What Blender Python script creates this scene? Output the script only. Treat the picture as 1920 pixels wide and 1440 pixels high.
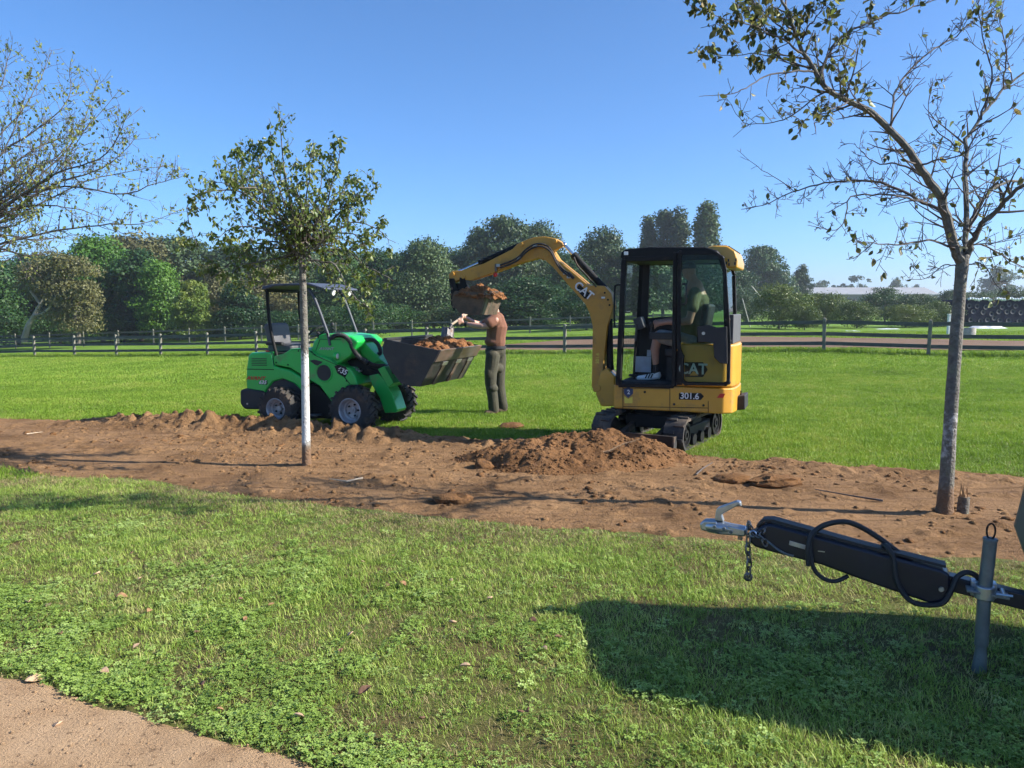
import bpy, bmesh, math, random
import numpy as np
from mathutils import Vector, Matrix, Euler, Quaternion
R = math.radians
for _o in list(bpy.data.objects): bpy.data.objects.remove(_o)
scene = bpy.context.scene
C = scene.collection
random.seed(7); rng = np.random.default_rng(7)

# ------------------------------------------------------------------ camera, sky, sun, exposure
F, PW, PH, CAMH, HOR = 1442.0, 1920, 1440, 1.6, 575.0
PITCH = math.atan((PH/2-HOR)/F)
cam_d = bpy.data.cameras.new('camera'); cam = bpy.data.objects.new('camera', cam_d); C.objects.link(cam)
cam.location = (0, 0, CAMH); cam.rotation_euler = (R(90)-PITCH, 0, 0)
cam_d.sensor_width = 36.0; cam_d.lens = 36.0*F/PW; cam_d.clip_start = .05; cam_d.clip_end = 5000
scene.camera = cam
SUN_EL, SUN_AZ = R(32.0), R(98.0)          # azimuth clockwise from +Y: the sun stands to the right, a little behind the camera
world = bpy.data.worlds.new('World'); scene.world = world; world.use_nodes = True
wn = world.node_tree.nodes; wl = world.node_tree.links
sky = wn.new('ShaderNodeTexSky'); sky.sky_type = 'NISHITA'; sky.sun_disc = False
sky.sun_elevation = SUN_EL; sky.sun_rotation = SUN_AZ; sky.altitude = 0; sky.air_density = .7; sky.dust_density = 1.0; sky.ozone_density = 10.0
bg = wn['Background']; bg.inputs['Strength'].default_value = .125
hs = wn.new('ShaderNodeHueSaturation'); hs.inputs['Saturation'].default_value = 1.0; hs.inputs['Hue'].default_value = .4945
wl.new(sky.outputs['Color'], hs.inputs['Color']); wl.new(hs.outputs['Color'], bg.inputs['Color'])
sun_d = bpy.data.lights.new('sun', 'SUN'); sun_d.energy = 5.0; sun_d.angle = R(.5); sun_d.color = (1, .93, .82)
sun = bpy.data.objects.new('sun', sun_d); C.objects.link(sun)
sdir = Vector((math.sin(SUN_AZ)*math.cos(SUN_EL), math.cos(SUN_AZ)*math.cos(SUN_EL), math.sin(SUN_EL)))
sun.rotation_euler = sdir.to_track_quat('Z', 'Y').to_euler(); sun.location = (30, -5, 20)
vs = scene.view_settings; vs.view_transform = 'Standard'; vs.look = 'None'; vs.gamma = 1; vs.exposure = 1.0; vs.use_curve_mapping = False
scene.render.engine = 'CYCLES'; scene.cycles.use_denoising = True; scene.cycles.use_adaptive_sampling = True; scene.cycles.adaptive_threshold = .03
scene.cycles.max_bounces = 5; scene.cycles.diffuse_bounces = 3; scene.cycles.glossy_bounces = 3; scene.cycles.transmission_bounces = 3; scene.cycles.transparent_max_bounces = 12; scene.cycles.volume_bounces = 0
scene.cycles.caustics_reflective = False; scene.cycles.caustics_refractive = False

# ------------------------------------------------------------------ numeric helpers
def sstep(a, b, x):
    t = np.clip((x-a)/(b-a), 0, 1); return t*t*(3-2*t)
def _hash(i, j, s):
    h = (i.astype(np.int64)*374761393 + j.astype(np.int64)*668265263 + s*1274126177) & 0x7fffffff
    h = ((h ^ (h >> 13))*1274126177) & 0x7fffffff
    return ((h ^ (h >> 16)) & 0xffff)/65535.0
def vnoise(x, y, s=0):
    x = np.asarray(x, float); y = np.asarray(y, float)
    i = np.floor(x); j = np.floor(y); fx = x-i; fy = y-j
    fx = fx*fx*(3-2*fx); fy = fy*fy*(3-2*fy); i = i.astype(np.int64); j = j.astype(np.int64)
    a = _hash(i, j, s); b = _hash(i+1, j, s); c = _hash(i, j+1, s); d = _hash(i+1, j+1, s)
    return (a*(1-fx)+b*fx)*(1-fy)+(c*(1-fx)+d*fx)*fy
def fbm(x, y, o=4, s=0):
    t = 0; a = .5; n = 0
    for k in range(o):
        t = t+a*vnoise(x*2**k+17.3*k, y*2**k-9.1*k, s+k); n += a; a *= .5
    return t/n
def tz(x, y):
    """height of the land: level near the camera, falling gently to the left further out"""
    x = np.asarray(x, float); y = np.asarray(y, float)
    z = -.0345*np.clip(10-x, 0, 62)*sstep(4, 33, y)
    z = z+(fbm(x*.25, y*.25, 3, 5)-.5)*.10*sstep(9, 20, y) + (fbm(x*1.3, y*1.3, 2, 9)-.5)*.03
    return z
def tzf(x, y): return float(tz(x, y))
def ray(px, py):
    u = (px-PW/2)/F; v = (PH/2-py)/F; c, s = math.cos(PITCH), math.sin(PITCH)
    return Vector((u, v*s+c, v*c-s))
def at(px, py, Y):
    d = ray(px, py); t = Y/d.y
    return Vector((d.x*t, Y, CAMH+d.z*t))
def gp(px, py):
    d = ray(px, py); t = .5
    lo = 0
    while t < 400:
        if CAMH+d.z*t < tzf(d.x*t, d.y*t): break
        lo = t; t *= 1.02
    hi = t
    for _ in range(30):
        m = (lo+hi)/2
        if CAMH+d.z*m < tzf(d.x*m, d.y*m): hi = m
        else: lo = m
    return Vector((d.x*hi, d.y*hi, CAMH+d.z*hi))
class Frame:
    """a machine's own frame: x forward, y to its left, z up"""
    def __init__(s, x, y, ang):
        s.o = Vector((x, y, tzf(x, y))); s.a = ang
        s.f = Vector((math.cos(ang), math.sin(ang), 0)); s.l = Vector((-math.sin(ang), math.cos(ang), 0))
    def tr(s, px, py, c=0.0):
        """the point of the machine's upright plane y=c seen at a pixel of the photograph"""
        d = ray(px, py); o = Vector((0, 0, CAMH)); q = s.o+s.l*c
        t = (q-o).dot(s.l)/d.dot(s.l); p = o+d*t-s.o
        return Vector((p.dot(s.f), c, p.z))
    def poly(s, pts, c=0.0): return [(lambda q: (q.x, q.z))(s.tr(a, b, c)) for a, b in pts]
    def w(s, u, c, z): return s.o+s.f*u+s.l*c+Vector((0, 0, z))

# ------------------------------------------------------------------ materials
MATS = {}
def nodes_of(name):
    m = bpy.data.materials.new(name); m.use_nodes = True
    return m, m.node_tree.nodes, m.node_tree.links, m.node_tree.nodes['Principled BSDF']
def mat(name, col, rough=.6, metal=0, col2=None, scale=8, bump=0, bscale=40, dirt=None, dscale=3, damt=.5, coat=0, spec=.5, detail=4):
    if name in MATS: return MATS[name]
    m, n, l, b = nodes_of(name)
    b.inputs['Roughness'].default_value = rough; b.inputs['Metallic'].default_value = metal
    b.inputs['Specular IOR Level'].default_value = spec; b.inputs['Coat Weight'].default_value = coat
    tc = n.new('ShaderNodeTexCoord')
    c2 = col2 or tuple(v*.8 for v in col)
    t = n.new('ShaderNodeTexNoise'); t.inputs['Scale'].default_value = scale; t.inputs['Detail'].default_value = detail
    l.new(tc.outputs['Object'], t.inputs['Vector'])
    r = n.new('ShaderNodeValToRGB'); r.color_ramp.elements[0].position = .35; r.color_ramp.elements[1].position = .65
    r.color_ramp.elements[0].color = (*c2, 1); r.color_ramp.elements[1].color = (*col, 1)
    l.new(t.outputs['Fac'], r.inputs['Fac']); out = r.outputs['Color']
    if dirt:
        t2 = n.new('ShaderNodeTexNoise'); t2.inputs['Scale'].default_value = dscale; t2.inputs['Detail'].default_value = 7; t2.inputs['Roughness'].default_value = .65
        l.new(tc.outputs['Object'], t2.inputs['Vector'])
        r2 = n.new('ShaderNodeValToRGB'); r2.color_ramp.elements[0].position = .62-.3*damt; r2.color_ramp.elements[1].position = .78-.2*damt
        l.new(t2.outputs['Fac'], r2.inputs['Fac'])
        mx = n.new('ShaderNodeMix'); mx.data_type = 'RGBA'; l.new(r2.outputs['Color'], mx.inputs['Factor'])
        l.new(out, mx.inputs['A']); mx.inputs['B'].default_value = (*dirt, 1); out = mx.outputs['Result']
        rr = n.new('ShaderNodeMapRange'); rr.inputs['To Min'].default_value = rough; rr.inputs['To Max'].default_value = .9
        l.new(r2.outputs['Color'], rr.inputs['Value']); l.new(rr.outputs['Result'], b.inputs['Roughness'])
    l.new(out, b.inputs['Base Color'])
    if bump:
        t3 = n.new('ShaderNodeTexNoise'); t3.inputs['Scale'].default_value = bscale; t3.inputs['Detail'].default_value = 5
        l.new(tc.outputs['Object'], t3.inputs['Vector'])
        bp = n.new('ShaderNodeBump'); bp.inputs['Strength'].default_value = bump; bp.inputs['Distance'].default_value = .02
        l.new(t3.outputs['Fac'], bp.inputs['Height']); l.new(bp.outputs['Normal'], b.inputs['Normal'])
    MATS[name] = m; return m
def leafmat(name, cols, trans=.35, rough=.5, wscale=.35, spec=.3, gloss_noise=3.0):
    """leaves: colour by world position and per copy, light shining through"""
    m, n, l, b = nodes_of(name)
    g = n.new('ShaderNodeNewGeometry'); oi = n.new('ShaderNodeObjectInfo')
    t = n.new('ShaderNodeTexNoise'); t.inputs['Scale'].default_value = wscale; t.inputs['Detail'].default_value = 3
    l.new(g.outputs['Position'], t.inputs['Vector'])
    t2 = n.new('ShaderNodeTexNoise'); t2.inputs['Scale'].default_value = gloss_noise; t2.inputs['Detail'].default_value = 2
    l.new(g.outputs['Position'], t2.inputs['Vector'])
    a1 = n.new('ShaderNodeMath'); a1.operation = 'MULTIPLY_ADD'; a1.inputs[1].default_value = .7; l.new(t.outputs['Fac'], a1.inputs[0])
    a0 = n.new('ShaderNodeMath'); a0.operation = 'MULTIPLY'; a0.inputs[1].default_value = .45; l.new(t2.outputs['Fac'], a0.inputs[0]); l.new(a0.outputs[0], a1.inputs[2])
    a2 = n.new('ShaderNodeMath'); a2.operation = 'MULTIPLY_ADD'; a2.inputs[1].default_value = .3; l.new(oi.outputs['Random'], a2.inputs[0]); l.new(a1.outputs[0], a2.inputs[2])
    a3 = n.new('ShaderNodeMath'); a3.operation = 'SUBTRACT'; a3.inputs[1].default_value = .22; l.new(a2.outputs[0], a3.inputs[0])
    r = n.new('ShaderNodeValToRGB'); e = r.color_ramp.elements
    ps = np.linspace(.28, .72, len(cols))
    e[0].position = ps[0]; e[0].color = (*cols[0], 1); e[1].position = ps[-1]; e[1].color = (*cols[-1], 1)
    for p, c in list(zip(ps, cols))[1:-1]: q = e.new(p); q.color = (*c, 1)
    l.new(a3.outputs[0], r.inputs['Fac'])
    l.new(r.outputs['Color'], b.inputs['Base Color']); b.inputs['Roughness'].default_value = rough; b.inputs['Specular IOR Level'].default_value = spec
    tr = n.new('ShaderNodeBsdfTranslucent'); l.new(r.outputs['Color'], tr.inputs['Color'])
    mx = n.new('ShaderNodeMixShader'); mx.inputs[0].default_value = trans
    l.new(b.outputs[0], mx.inputs[1]); l.new(tr.outputs[0], mx.inputs[2]); l.new(mx.outputs[0], n['Material Output'].inputs['Surface'])
    MATS[name] = m; return m
def glassmat(name, tint=(.75, .85, .82), refl=.12):
    m, n, l, b = nodes_of(name); n.remove(b)
    t = n.new('ShaderNodeBsdfTransparent'); t.inputs['Color'].default_value = (*tint, 1)
    g = n.new('ShaderNodeBsdfGlossy'); g.inputs['Roughness'].default_value = .02
    fr = n.new('ShaderNodeFresnel'); fr.inputs['IOR'].default_value = 1.22
    mx = n.new('ShaderNodeMixShader'); l.new(fr.outputs[0], mx.inputs[0]); l.new(t.outputs[0], mx.inputs[1]); l.new(g.outputs[0], mx.inputs[2])
    l.new(mx.outputs[0], n['Material Output'].inputs['Surface']); MATS[name] = m; return m

# ------------------------------------------------------------------ mesh helpers
class MB:
    def __init__(s): s.v = []; s.f = []
    def add(s, vs, fs):
        k = len(s.v); s.v += [tuple(p) for p in vs]; s.f += [tuple(i+k for i in f) for f in fs]; return s
    def box(s, c, size, M=None):
        x, y, z = (q/2 for q in size); c = Vector(c)
        p = [Vector((a*x, b*y, d*z)) for a in (-1, 1) for b in (-1, 1) for d in (-1, 1)]
        if M is not None: p = [M @ q for q in p]
        return s.add([c+q for q in p], [(0, 1, 3, 2), (4, 6, 7, 5), (0, 4, 5, 1), (2, 3, 7, 6), (0, 2, 6, 4), (1, 5, 7, 3)])
    def bar(s, a, b, w, h, up=(0, 0, 1)):
        a = Vector(a); b = Vector(b); d = (b-a); L = d.length; d.normalize(); up = Vector(up)
        sd = d.cross(up); 
        if sd.length < 1e-4: sd = d.cross(Vector((1, 0, 0)))
        sd.normalize(); u = sd.cross(d)
        return s.box((a+b)/2, (L, w, h), Matrix((d, sd, u)).transposed())
    def prism(s, poly, c0, c1):
        """outline in the x-z plane pushed through in y"""
        n = len(poly)
        vs = [(u, c0, z) for u, z in poly]+[(u, c1, z) for u, z in poly]
        fs = [tuple(range(n-1, -1, -1)), tuple(range(n, 2*n))]+[(i, (i+1) % n, n+(i+1) % n, n+i) for i in range(n)]
        return s.add(vs, fs)
    def strip(s, path, c0, c1, th):
        """bent plate: a path in the x-z plane with thickness, pushed through in y"""
        P = [Vector((a, b)) for a, b in path]; N = []
        for i in range(len(P)):
            t = (P[min(i+1, len(P)-1)]-P[max(i-1, 0)]).normalized(); N.append(Vector((-t.y, t.x)))
        poly = [tuple(p) for p in P]+[tuple(p+q*th) for p, q in reversed(list(zip(P, N)))]
        k = len(P)
        for i in range(k-1):
            s.prism([poly[i], poly[i+1], poly[2*k-2-i], poly[2*k-1-i]], c0, c1)
        return s
    def tube(s, path, r, n=8, cap=True):
        P = [Vector(p) for p in path]; m = len(P)
        rs = r if isinstance(r, (list, tuple)) else [r]*m
        T = [(P[min(i+1, m-1)]-P[max(i-1, 0)]).normalized() for i in range(m)]
        up = Vector((0, 0, 1)) if abs(T[0].z) < .9 else Vector((1, 0, 0))
        a = T[0].cross(up).normalized(); vs = []
        for i in range(m):
            a = (a-T[i]*a.dot(T[i]))
            a = a.normalized() if a.length > 1e-6 else T[i].orthogonal().normalized()
            b = T[i].cross(a)
            for k in range(n):
                w = 2*math.pi*k/n; vs.append(P[i]+(a*math.cos(w)+b*math.sin(w))*rs[i])
        fs = [(i*n+k, i*n+(k+1) % n, (i+1)*n+(k+1) % n, (i+1)*n+k) for i in range(m-1) for k in range(n)]
        if cap: fs += [tuple(range(n-1, -1, -1)), tuple(range((m-1)*n, m*n))]
        return s.add(vs, fs)
    def cyl(s, a, b, r0, r1=None, n=20): return s.tube([a, b], [r0, r0 if r1 is None else r1], n)
    def lathe(s, prof, axis='y', n=28, o=(0, 0, 0), M=None):
        """profile of (radius, along axis)"""
        o = Vector(o); vs = []
        for k in range(n):
            w = 2*math.pi*k/n
            for r, h in prof:
                p = Vector((r*math.cos(w), h, r*math.sin(w))) if axis == 'y' else Vector((r*math.cos(w), r*math.sin(w), h))
                vs.append(o+(M @ p if M is not None else p))
        m = len(prof)
        fs = [(k*m+i, k*m+i+1, ((k+1) % n)*m+i+1, ((k+1) % n)*m+i) for k in range(n) for i in range(m-1)]
        return s.add(vs, fs)
    def ball(s, c, r, n=10, m=7, M=None):
        c = Vector(c); r = Vector(r) if not isinstance(r, (int, float)) else Vector((r, r, r)); vs = []
        for j in range(m+1):
            th = math.pi*j/m
            for k in range(n):
                w = 2*math.pi*k/n; p = Vector((math.sin(th)*math.cos(w)*r.x, math.sin(th)*math.sin(w)*r.y, math.cos(th)*r.z))
                vs.append(c+(M @ p if M is not None else p))
        return s.add(vs, [(j*n+k, (j+1)*n+k, (j+1)*n+(k+1) % n, j*n+(k+1) % n) for j in range(m) for k in range(n)])
    def build(s, name, m, parent=None, bevel=0, smooth=40, seg=2, clean=True):
        me = bpy.data.meshes.new(name); me.from_pydata(s.v, [], s.f); me.update()
        if clean:
            bm = bmesh.new(); bm.from_mesh(me); bmesh.ops.remove_doubles(bm, verts=bm.verts, dist=1e-5)
            bmesh.ops.recalc_face_normals(bm, faces=bm.faces); bm.to_mesh(me); bm.free()
        return link(name, me, m, parent, bevel, smooth, seg)
def link(name, me, m, parent=None, bevel=0, smooth=40, seg=2):
    me.materials.append(MATS[m] if isinstance(m, str) else m)
    if smooth:
        me.shade_smooth(); me.set_sharp_from_angle(angle=R(smooth))
    o = bpy.data.objects.new(name, me); C.objects.link(o); o.parent = parent
    if bevel:
        b = o.modifiers.new('bevel', 'BEVEL'); b.width = bevel; b.segments = seg; b.limit_method = 'ANGLE'; b.angle_limit = R(35); b.harden_normals = True
    return o
def npmesh(name, V, Fc, m, parent=None, smooth=0, side=None):
    """mesh from numpy arrays: all faces with the same number of corners"""
    V = np.asarray(V, np.float32); Fc = np.asarray(Fc, np.int32); k = Fc.shape[1]
    me = bpy.data.meshes.new(name); me.vertices.add(len(V)); me.vertices.foreach_set('co', V.ravel())
    me.loops.add(Fc.size); me.loops.foreach_set('vertex_index', Fc.ravel())
    me.polygons.add(len(Fc)); me.polygons.foreach_set('loop_start', np.arange(0, Fc.size, k, dtype=np.int32))
    me.update(calc_edges=True); me.validate()
    o = link(name, me, m, parent, 0, 0)
    if smooth: me.shade_smooth()
    return o
def tag(o, label=None, cat=None, group=None, kind=None):
    if label: o['label'] = label
    if cat: o['category'] = cat
    if group: o['group'] = group
    if kind: o['kind'] = kind
    return o
def thing(name, label, cat, loc=(0, 0, 0), rz=0, group=None):
    o = bpy.data.objects.new(name, None); C.objects.link(o); o.empty_display_size = .2
    o.location = loc; o.rotation_euler = (0, 0, rz); return tag(o, label, cat, group)
def text(name, s, m, parent, M, size, shear=0, ext=.002, sx=1.0):
    """raised lettering; M places the text's own x-y plane in the parent's frame"""
    cu = bpy.data.curves.new('t', 'FONT'); cu.body = s; cu.size = size; cu.extrude = ext; cu.shear = shear; cu.align_x = 'CENTER'; cu.align_y = 'CENTER'; cu.offset = size*.02
    t = bpy.data.objects.new('t', cu); C.objects.link(t); dg = bpy.context.evaluated_depsgraph_get()
    me = bpy.data.meshes.new_from_object(t.evaluated_get(dg)); bpy.data.objects.remove(t)
    me.transform(Matrix.Diagonal((sx, 1, 1, 1))); me.transform(M); me.name = name
    return link(name, me, m, parent, 0, 0)
def copy_tree(o, parent=None):
    c = o.copy(); C.objects.link(c); c.parent = parent
    for ch in [q for q in o.children]: copy_tree(ch, c)
    return c
def gridmesh(name, X, Y, Z, m, parent=None, kind=None):
    a, b = X.shape; V = np.stack([X, Y, Z], -1).reshape(-1, 3); i = np.arange(a*b).reshape(a, b)
    Fc = np.stack([i[:-1, :-1], i[1:, :-1], i[1:, 1:], i[:-1, 1:]], -1).reshape(-1, 4)
    o = npmesh(name, V, Fc, m, parent, smooth=1)
    if kind: o['kind'] = kind
    return o
def blob(name, prims, m, parent, voxel=.012, it=4):
    """one continuous skin over overlapping tapered limbs and balls"""
    b = MB()
    for p in prims:
        if p[0] == 't': b.tube(p[1], p[2], 12)
        elif p[0] == 'b': b.ball(p[1], p[2], 14, 9, p[3] if len(p) > 3 else None)
        if p[0] == 't':
            for q, r in ((p[1][0], p[2][0]), (p[1][-1], p[2][-1])): b.ball(q, r, 12, 8)
    o = b.build(name, m, parent, smooth=0)
    md = o.modifiers.new('remesh', 'REMESH'); md.mode = 'VOXEL'; md.voxel_size = voxel; md.use_smooth_shade = True
    sm = o.modifiers.new('smooth', 'SMOOTH'); sm.iterations = it; sm.factor = .5
    return o
# ------------------------------------------------------------------ the materials of the place
def groundmat(name, ramps, rough=.95, bump=.5, bscale=30, wscale=.5, fine=None, streak=None):
    m, n, l, b = nodes_of(name); b.inputs['Roughness'].default_value = rough; b.inputs['Specular IOR Level'].default_value = .15
    g = n.new('ShaderNodeNewGeometry')
    t = n.new('ShaderNodeTexNoise'); t.inputs['Scale'].default_value = wscale; t.inputs['Detail'].default_value = 8; t.inputs['Roughness'].default_value = .62
    l.new(g.outputs['Position'], t.inputs['Vector'])
    r = n.new('ShaderNodeValToRGB'); e = r.color_ramp.elements; ps = np.linspace(.32, .68, len(ramps))
    e[0].position = ps[0]; e[0].color = (*ramps[0], 1); e[1].position = ps[-1]; e[1].color = (*ramps[-1], 1)
    for p, c in list(zip(ps, ramps))[1:-1]: q = e.new(p); q.color = (*c, 1)
    l.new(t.outputs['Fac'], r.inputs['Fac']); out = r.outputs['Color']
    if fine:
        t2 = n.new('ShaderNodeTexNoise'); t2.inputs['Scale'].default_value = fine[0]; t2.inputs['Detail'].default_value = 6
        l.new(g.outputs['Position'], t2.inputs['Vector'])
        r2 = n.new('ShaderNodeValToRGB'); r2.color_ramp.elements[0].position = fine[2]; r2.color_ramp.elements[1].position = fine[2]+.12
        l.new(t2.outputs['Fac'], r2.inputs['Fac'])
        mx = n.new('ShaderNodeMix'); mx.data_type = 'RGBA'; l.new(r2.outputs['Color'], mx.inputs['Factor']); l.new(out, mx.inputs['A']); mx.inputs['B'].default_value = (*fine[1], 1); out = mx.outputs['Result']
    if streak:      # long scrape marks left by the blade
        mp = n.new('ShaderNodeMapping'); mp.inputs['Rotation'].default_value = (0, 0, R(17)); mp.inputs['Scale'].default_value = (.7, 7, 1); l.new(g.outputs['Position'], mp.inputs['Vector'])
        t4 = n.new('ShaderNodeTexNoise'); t4.inputs['Scale'].default_value = 2.2; t4.inputs['Detail'].default_value = 8; t4.inputs['Roughness'].default_value = .65; l.new(mp.outputs[0], t4.inputs['Vector'])
        r4 = n.new('ShaderNodeValToRGB'); r4.color_ramp.elements[0].position = .5; r4.color_ramp.elements[1].position = .72; l.new(t4.outputs['Fac'], r4.inputs['Fac'])
        m4 = n.new('ShaderNodeMix'); m4.data_type = 'RGBA'; l.new(r4.outputs['Color'], m4.inputs['Factor']); l.new(out, m4.inputs['A']); m4.inputs['B'].default_value = (*streak, 1); out = m4.outputs['Result']
    l.new(out, b.inputs['Base Color'])
    t3 = n.new('ShaderNodeTexNoise'); t3.inputs['Scale'].default_value = bscale; t3.inputs['Detail'].default_value = 9; t3.inputs['Roughness'].default_value = .7
    l.new(g.outputs['Position'], t3.inputs['Vector'])
    bp = n.new('ShaderNodeBump'); bp.inputs['Strength'].default_value = bump; bp.inputs['Distance'].default_value = .03
    l.new(t3.outputs['Fac'], bp.inputs['Height']); l.new(bp.outputs['Normal'], b.inputs['Normal'])
    MATS[name] = m; return m
def lawn_ground():
    """thin worn turf near the path, lush mown turf beyond the strip"""
    groundmat('lawn_soil', [(.12, .085, .04), (.10, .10, .03), (.11, .15, .03)], wscale=1.6, bump=.7, bscale=25)
    n = MATS['lawn_soil'].node_tree.nodes; l = MATS['lawn_soil'].node_tree.links; b = n['Principled BSDF']; src = b.inputs['Base Color'].links[0].from_socket
    g = n.new('ShaderNodeNewGeometry'); sp = n.new('ShaderNodeSeparateXYZ'); l.new(g.outputs['Position'], sp.inputs[0]); mr = n.new('ShaderNodeMapRange'); mr.inputs['From Min'].default_value = 7; mr.inputs['From Max'].default_value = 12; l.new(sp.outputs['Y'], mr.inputs['Value'])
    t = n.new('ShaderNodeTexNoise'); t.inputs['Scale'].default_value = .35; t.inputs['Detail'].default_value = 6; l.new(g.outputs['Position'], t.inputs['Vector']); r = n.new('ShaderNodeValToRGB'); r.color_ramp.elements[0].position = .35; r.color_ramp.elements[1].position = .65; r.color_ramp.elements[0].color = (.11, .19, .025, 1); r.color_ramp.elements[1].color = (.15, .26, .03, 1); l.new(t.outputs['Fac'], r.inputs['Fac'])
    mx = n.new('ShaderNodeMix'); mx.data_type = 'RGBA'; l.new(mr.outputs[0], mx.inputs['Factor']); l.new(src, mx.inputs['A']); l.new(r.outputs['Color'], mx.inputs['B']); l.new(mx.outputs['Result'], b.inputs['Base Color'])
lawn_ground()
groundmat('soil', [(.155, .086, .040), (.245, .142, .068), (.30, .178, .088)], wscale=1.3, bump=1.0, bscale=26, fine=(11, (.085, .045, .022), .6), streak=(.115, .060, .027))
groundmat('heap_soil', [(.115, .057, .024), (.18, .092, .040), (.225, .118, .053)], wscale=2.2, bump=1.0, bscale=24, fine=(14, (.085, .042, .02), .6))
groundmat('fresh_soil', [(.16, .072, .03), (.26, .12, .05), (.33, .16, .07)], wscale=5, bump=1.0, bscale=50, fine=(30, (.12, .055, .024), .6))
groundmat('path_grit', [(.37, .235, .13), (.46, .305, .175), (.51, .345, .205)], wscale=3.5, bump=.8, bscale=90, fine=(38, (.15, .095, .055), .6))
groundmat('field_soil', [(.15, .095, .06), (.20, .13, .085)], wscale=.6, bump=.6, bscale=6)
leafmat('grass', [(.17, .25, .048), (.27, .39, .065), (.36, .48, .09), (.52, .52, .19)], trans=.4, rough=.55, wscale=.8, gloss_noise=5)
leafmat('lawn_grass', [(.125, .215, .02), (.19, .315, .028), (.24, .36, .038), (.35, .40, .075)], trans=.4, rough=.55, wscale=.45, gloss_noise=3)
leafmat('dry_grass', [(.27, .22, .10), (.40, .33, .16), (.36, .36, .14)], trans=.3, rough=.7, wscale=2)
leafmat('clover', [(.18, .27, .055), (.28, .41, .08), (.40, .52, .16)], trans=.35, rough=.45, wscale=1.5)
mat('cat_yellow', (.62, .32, .035), .38, 0, (.56, .28, .03), 3, coat=.3, dirt=(.27, .16, .07), dscale=2.6, damt=.26)
mat('yellow_grille', (.5, .25, .03), .5)
mat('boom_yellow', (.56, .29, .04), .45, 0, (.5, .25, .03), 4, dirt=(.24, .14, .07), dscale=3, damt=.3)
mat('black_paint', (.007, .007, .007), .6, 0, (.010, .010, .010), 6, dirt=(.06, .045, .03), dscale=2.5, damt=.05, spec=.25)
mat('black_plastic', (.02, .02, .022), .6, bump=.1, bscale=200)
mat('cab_inner', (.03, .03, .032), .8)
mat('grey_plastic', (.09, .09, .095), .6)
mat('rubber', (.025, .024, .023), .8, 0, (.035, .032, .03), 6, dirt=(.11, .075, .05), dscale=5, damt=.35, bump=.2, bscale=60)
mat('track_rubber', (.03, .029, .028), .85, 0, (.04, .037, .034), 6, dirt=(.16, .115, .08), dscale=4, damt=.55, bump=.3, bscale=50)
mat('steel_rod', (.7, .7, .72), .18, 1)
mat('bucket_steel', (.020, .021, .023), .5, .1, (.035, .034, .032), 5, dirt=(.11, .08, .055), dscale=2.4, damt=.3, bump=.2, bscale=40)
mat('worn_steel', (.22, .2, .18), .45, .6, (.12, .09, .06), 6, dirt=(.2, .12, .07), dscale=3, damt=.55)
mat('bare_edge', (.55, .53, .5), .35, .8, (.4, .38, .35), 8)
mat('muddy_bucket', (.06, .05, .035), .7, .2, (.1, .07, .045), 6, dirt=(.2, .14, .085), dscale=4, damt=.6, bump=.3, bscale=40)
mat('loader_green', (.022, .50, .078), .32, 0, (.018, .45, .068), 3, coat=.4, dirt=(.16, .15, .08), dscale=2.6, damt=.2)
mat('rim_grey', (.42, .42, .44), .4, .3, (.34, .34, .36), 6, dirt=(.2, .15, .1), dscale=8, damt=.3)
mat('white_paint', (.8, .8, .78), .5); mat('red_decal', (.6, .03, .02), .4); mat('teal_decal', (.5, .66, .6), .4)
mat('lamp_glass', (.75, .75, .7), .15, 0, coat=1)
mat('roof_grey', (.07, .085, .12), .6, 0, (.055, .065, .09), 4)
mat('navy_paint', (.005, .008, .022), .42, 0, (.004, .006, .014), 4, dirt=(.03, .028, .025), dscale=4, damt=.15, coat=.1)
mat('galvanised', (.48, .52, .56), .34, .85, (.36, .39, .43), 14, dirt=(.22, .2, .18), dscale=6, damt=.2)
mat('dull_galvanised', (.20, .23, .24), .45, .6, (.13, .15, .16), 10, dirt=(.1, .09, .07), dscale=5, damt=.3)
mat('chain_steel', (.22, .22, .23), .45, .9, (.12, .1, .08), 30)
mat('trailer_grey', (.10, .125, .12), .5, .2, (.085, .105, .10), 4, dirt=(.15, .12, .09), dscale=2.5, damt=.2)
mat('skin', (.52, .30, .215), .5, 0, (.48, .26, .185), 20)
mat('skin_dark', (.40, .22, .155), .5, 0, (.37, .2, .14), 20)
mat('brown_cloth', (.225, .10, .058), .9, 0, (.16, .068, .04), 7, bump=.3, bscale=60)
mat('olive_trousers', (.062, .058, .036), .9, 0, (.045, .042, .026), 9, bump=.4, bscale=40, dirt=(.16, .12, .08), dscale=5, damt=.2)
mat('olive_shirt', (.095, .10, .045), .9, 0, (.08, .085, .038), 12, bump=.3, bscale=60)
mat('grey_shorts', (.3, .31, .33), .9, 0, (.22, .23, .25), 14)
mat('boot', (.10, .065, .04), .8); mat('cap_dark', (.03, .03, .035), .8); mat('hair_grey', (.12, .1, .09), .8)
mat('shoe_white', (.75, .75, .75), .5); mat('sock', (.02, .02, .022), .9)
mat('ash_wood', (.5, .4, .28), .6, 0, (.42, .33, .22), 10)
mat('shovel_steel', (.16, .15, .15), .5, .6, (.1, .09, .085), 10, dirt=(.2, .12, .07), dscale=10, damt=.3)
mat('fence_rail', (.095, .097, .086), .85, 0, (.06, .062, .056), 6, bump=.4, bscale=30)
mat('fence_post', (.21, .20, .155), .85, 0, (.13, .125, .095), 5, bump=.5, bscale=30)
mat('bark', (.17, .155, .13), .9, 0, (.10, .09, .075), 25, bump=.8, bscale=60, dirt=(.17, .18, .13), dscale=14, damt=.35)
mat('twig', (.12, .10, .088), .85, 0, (.07, .058, .052), 20)
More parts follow.
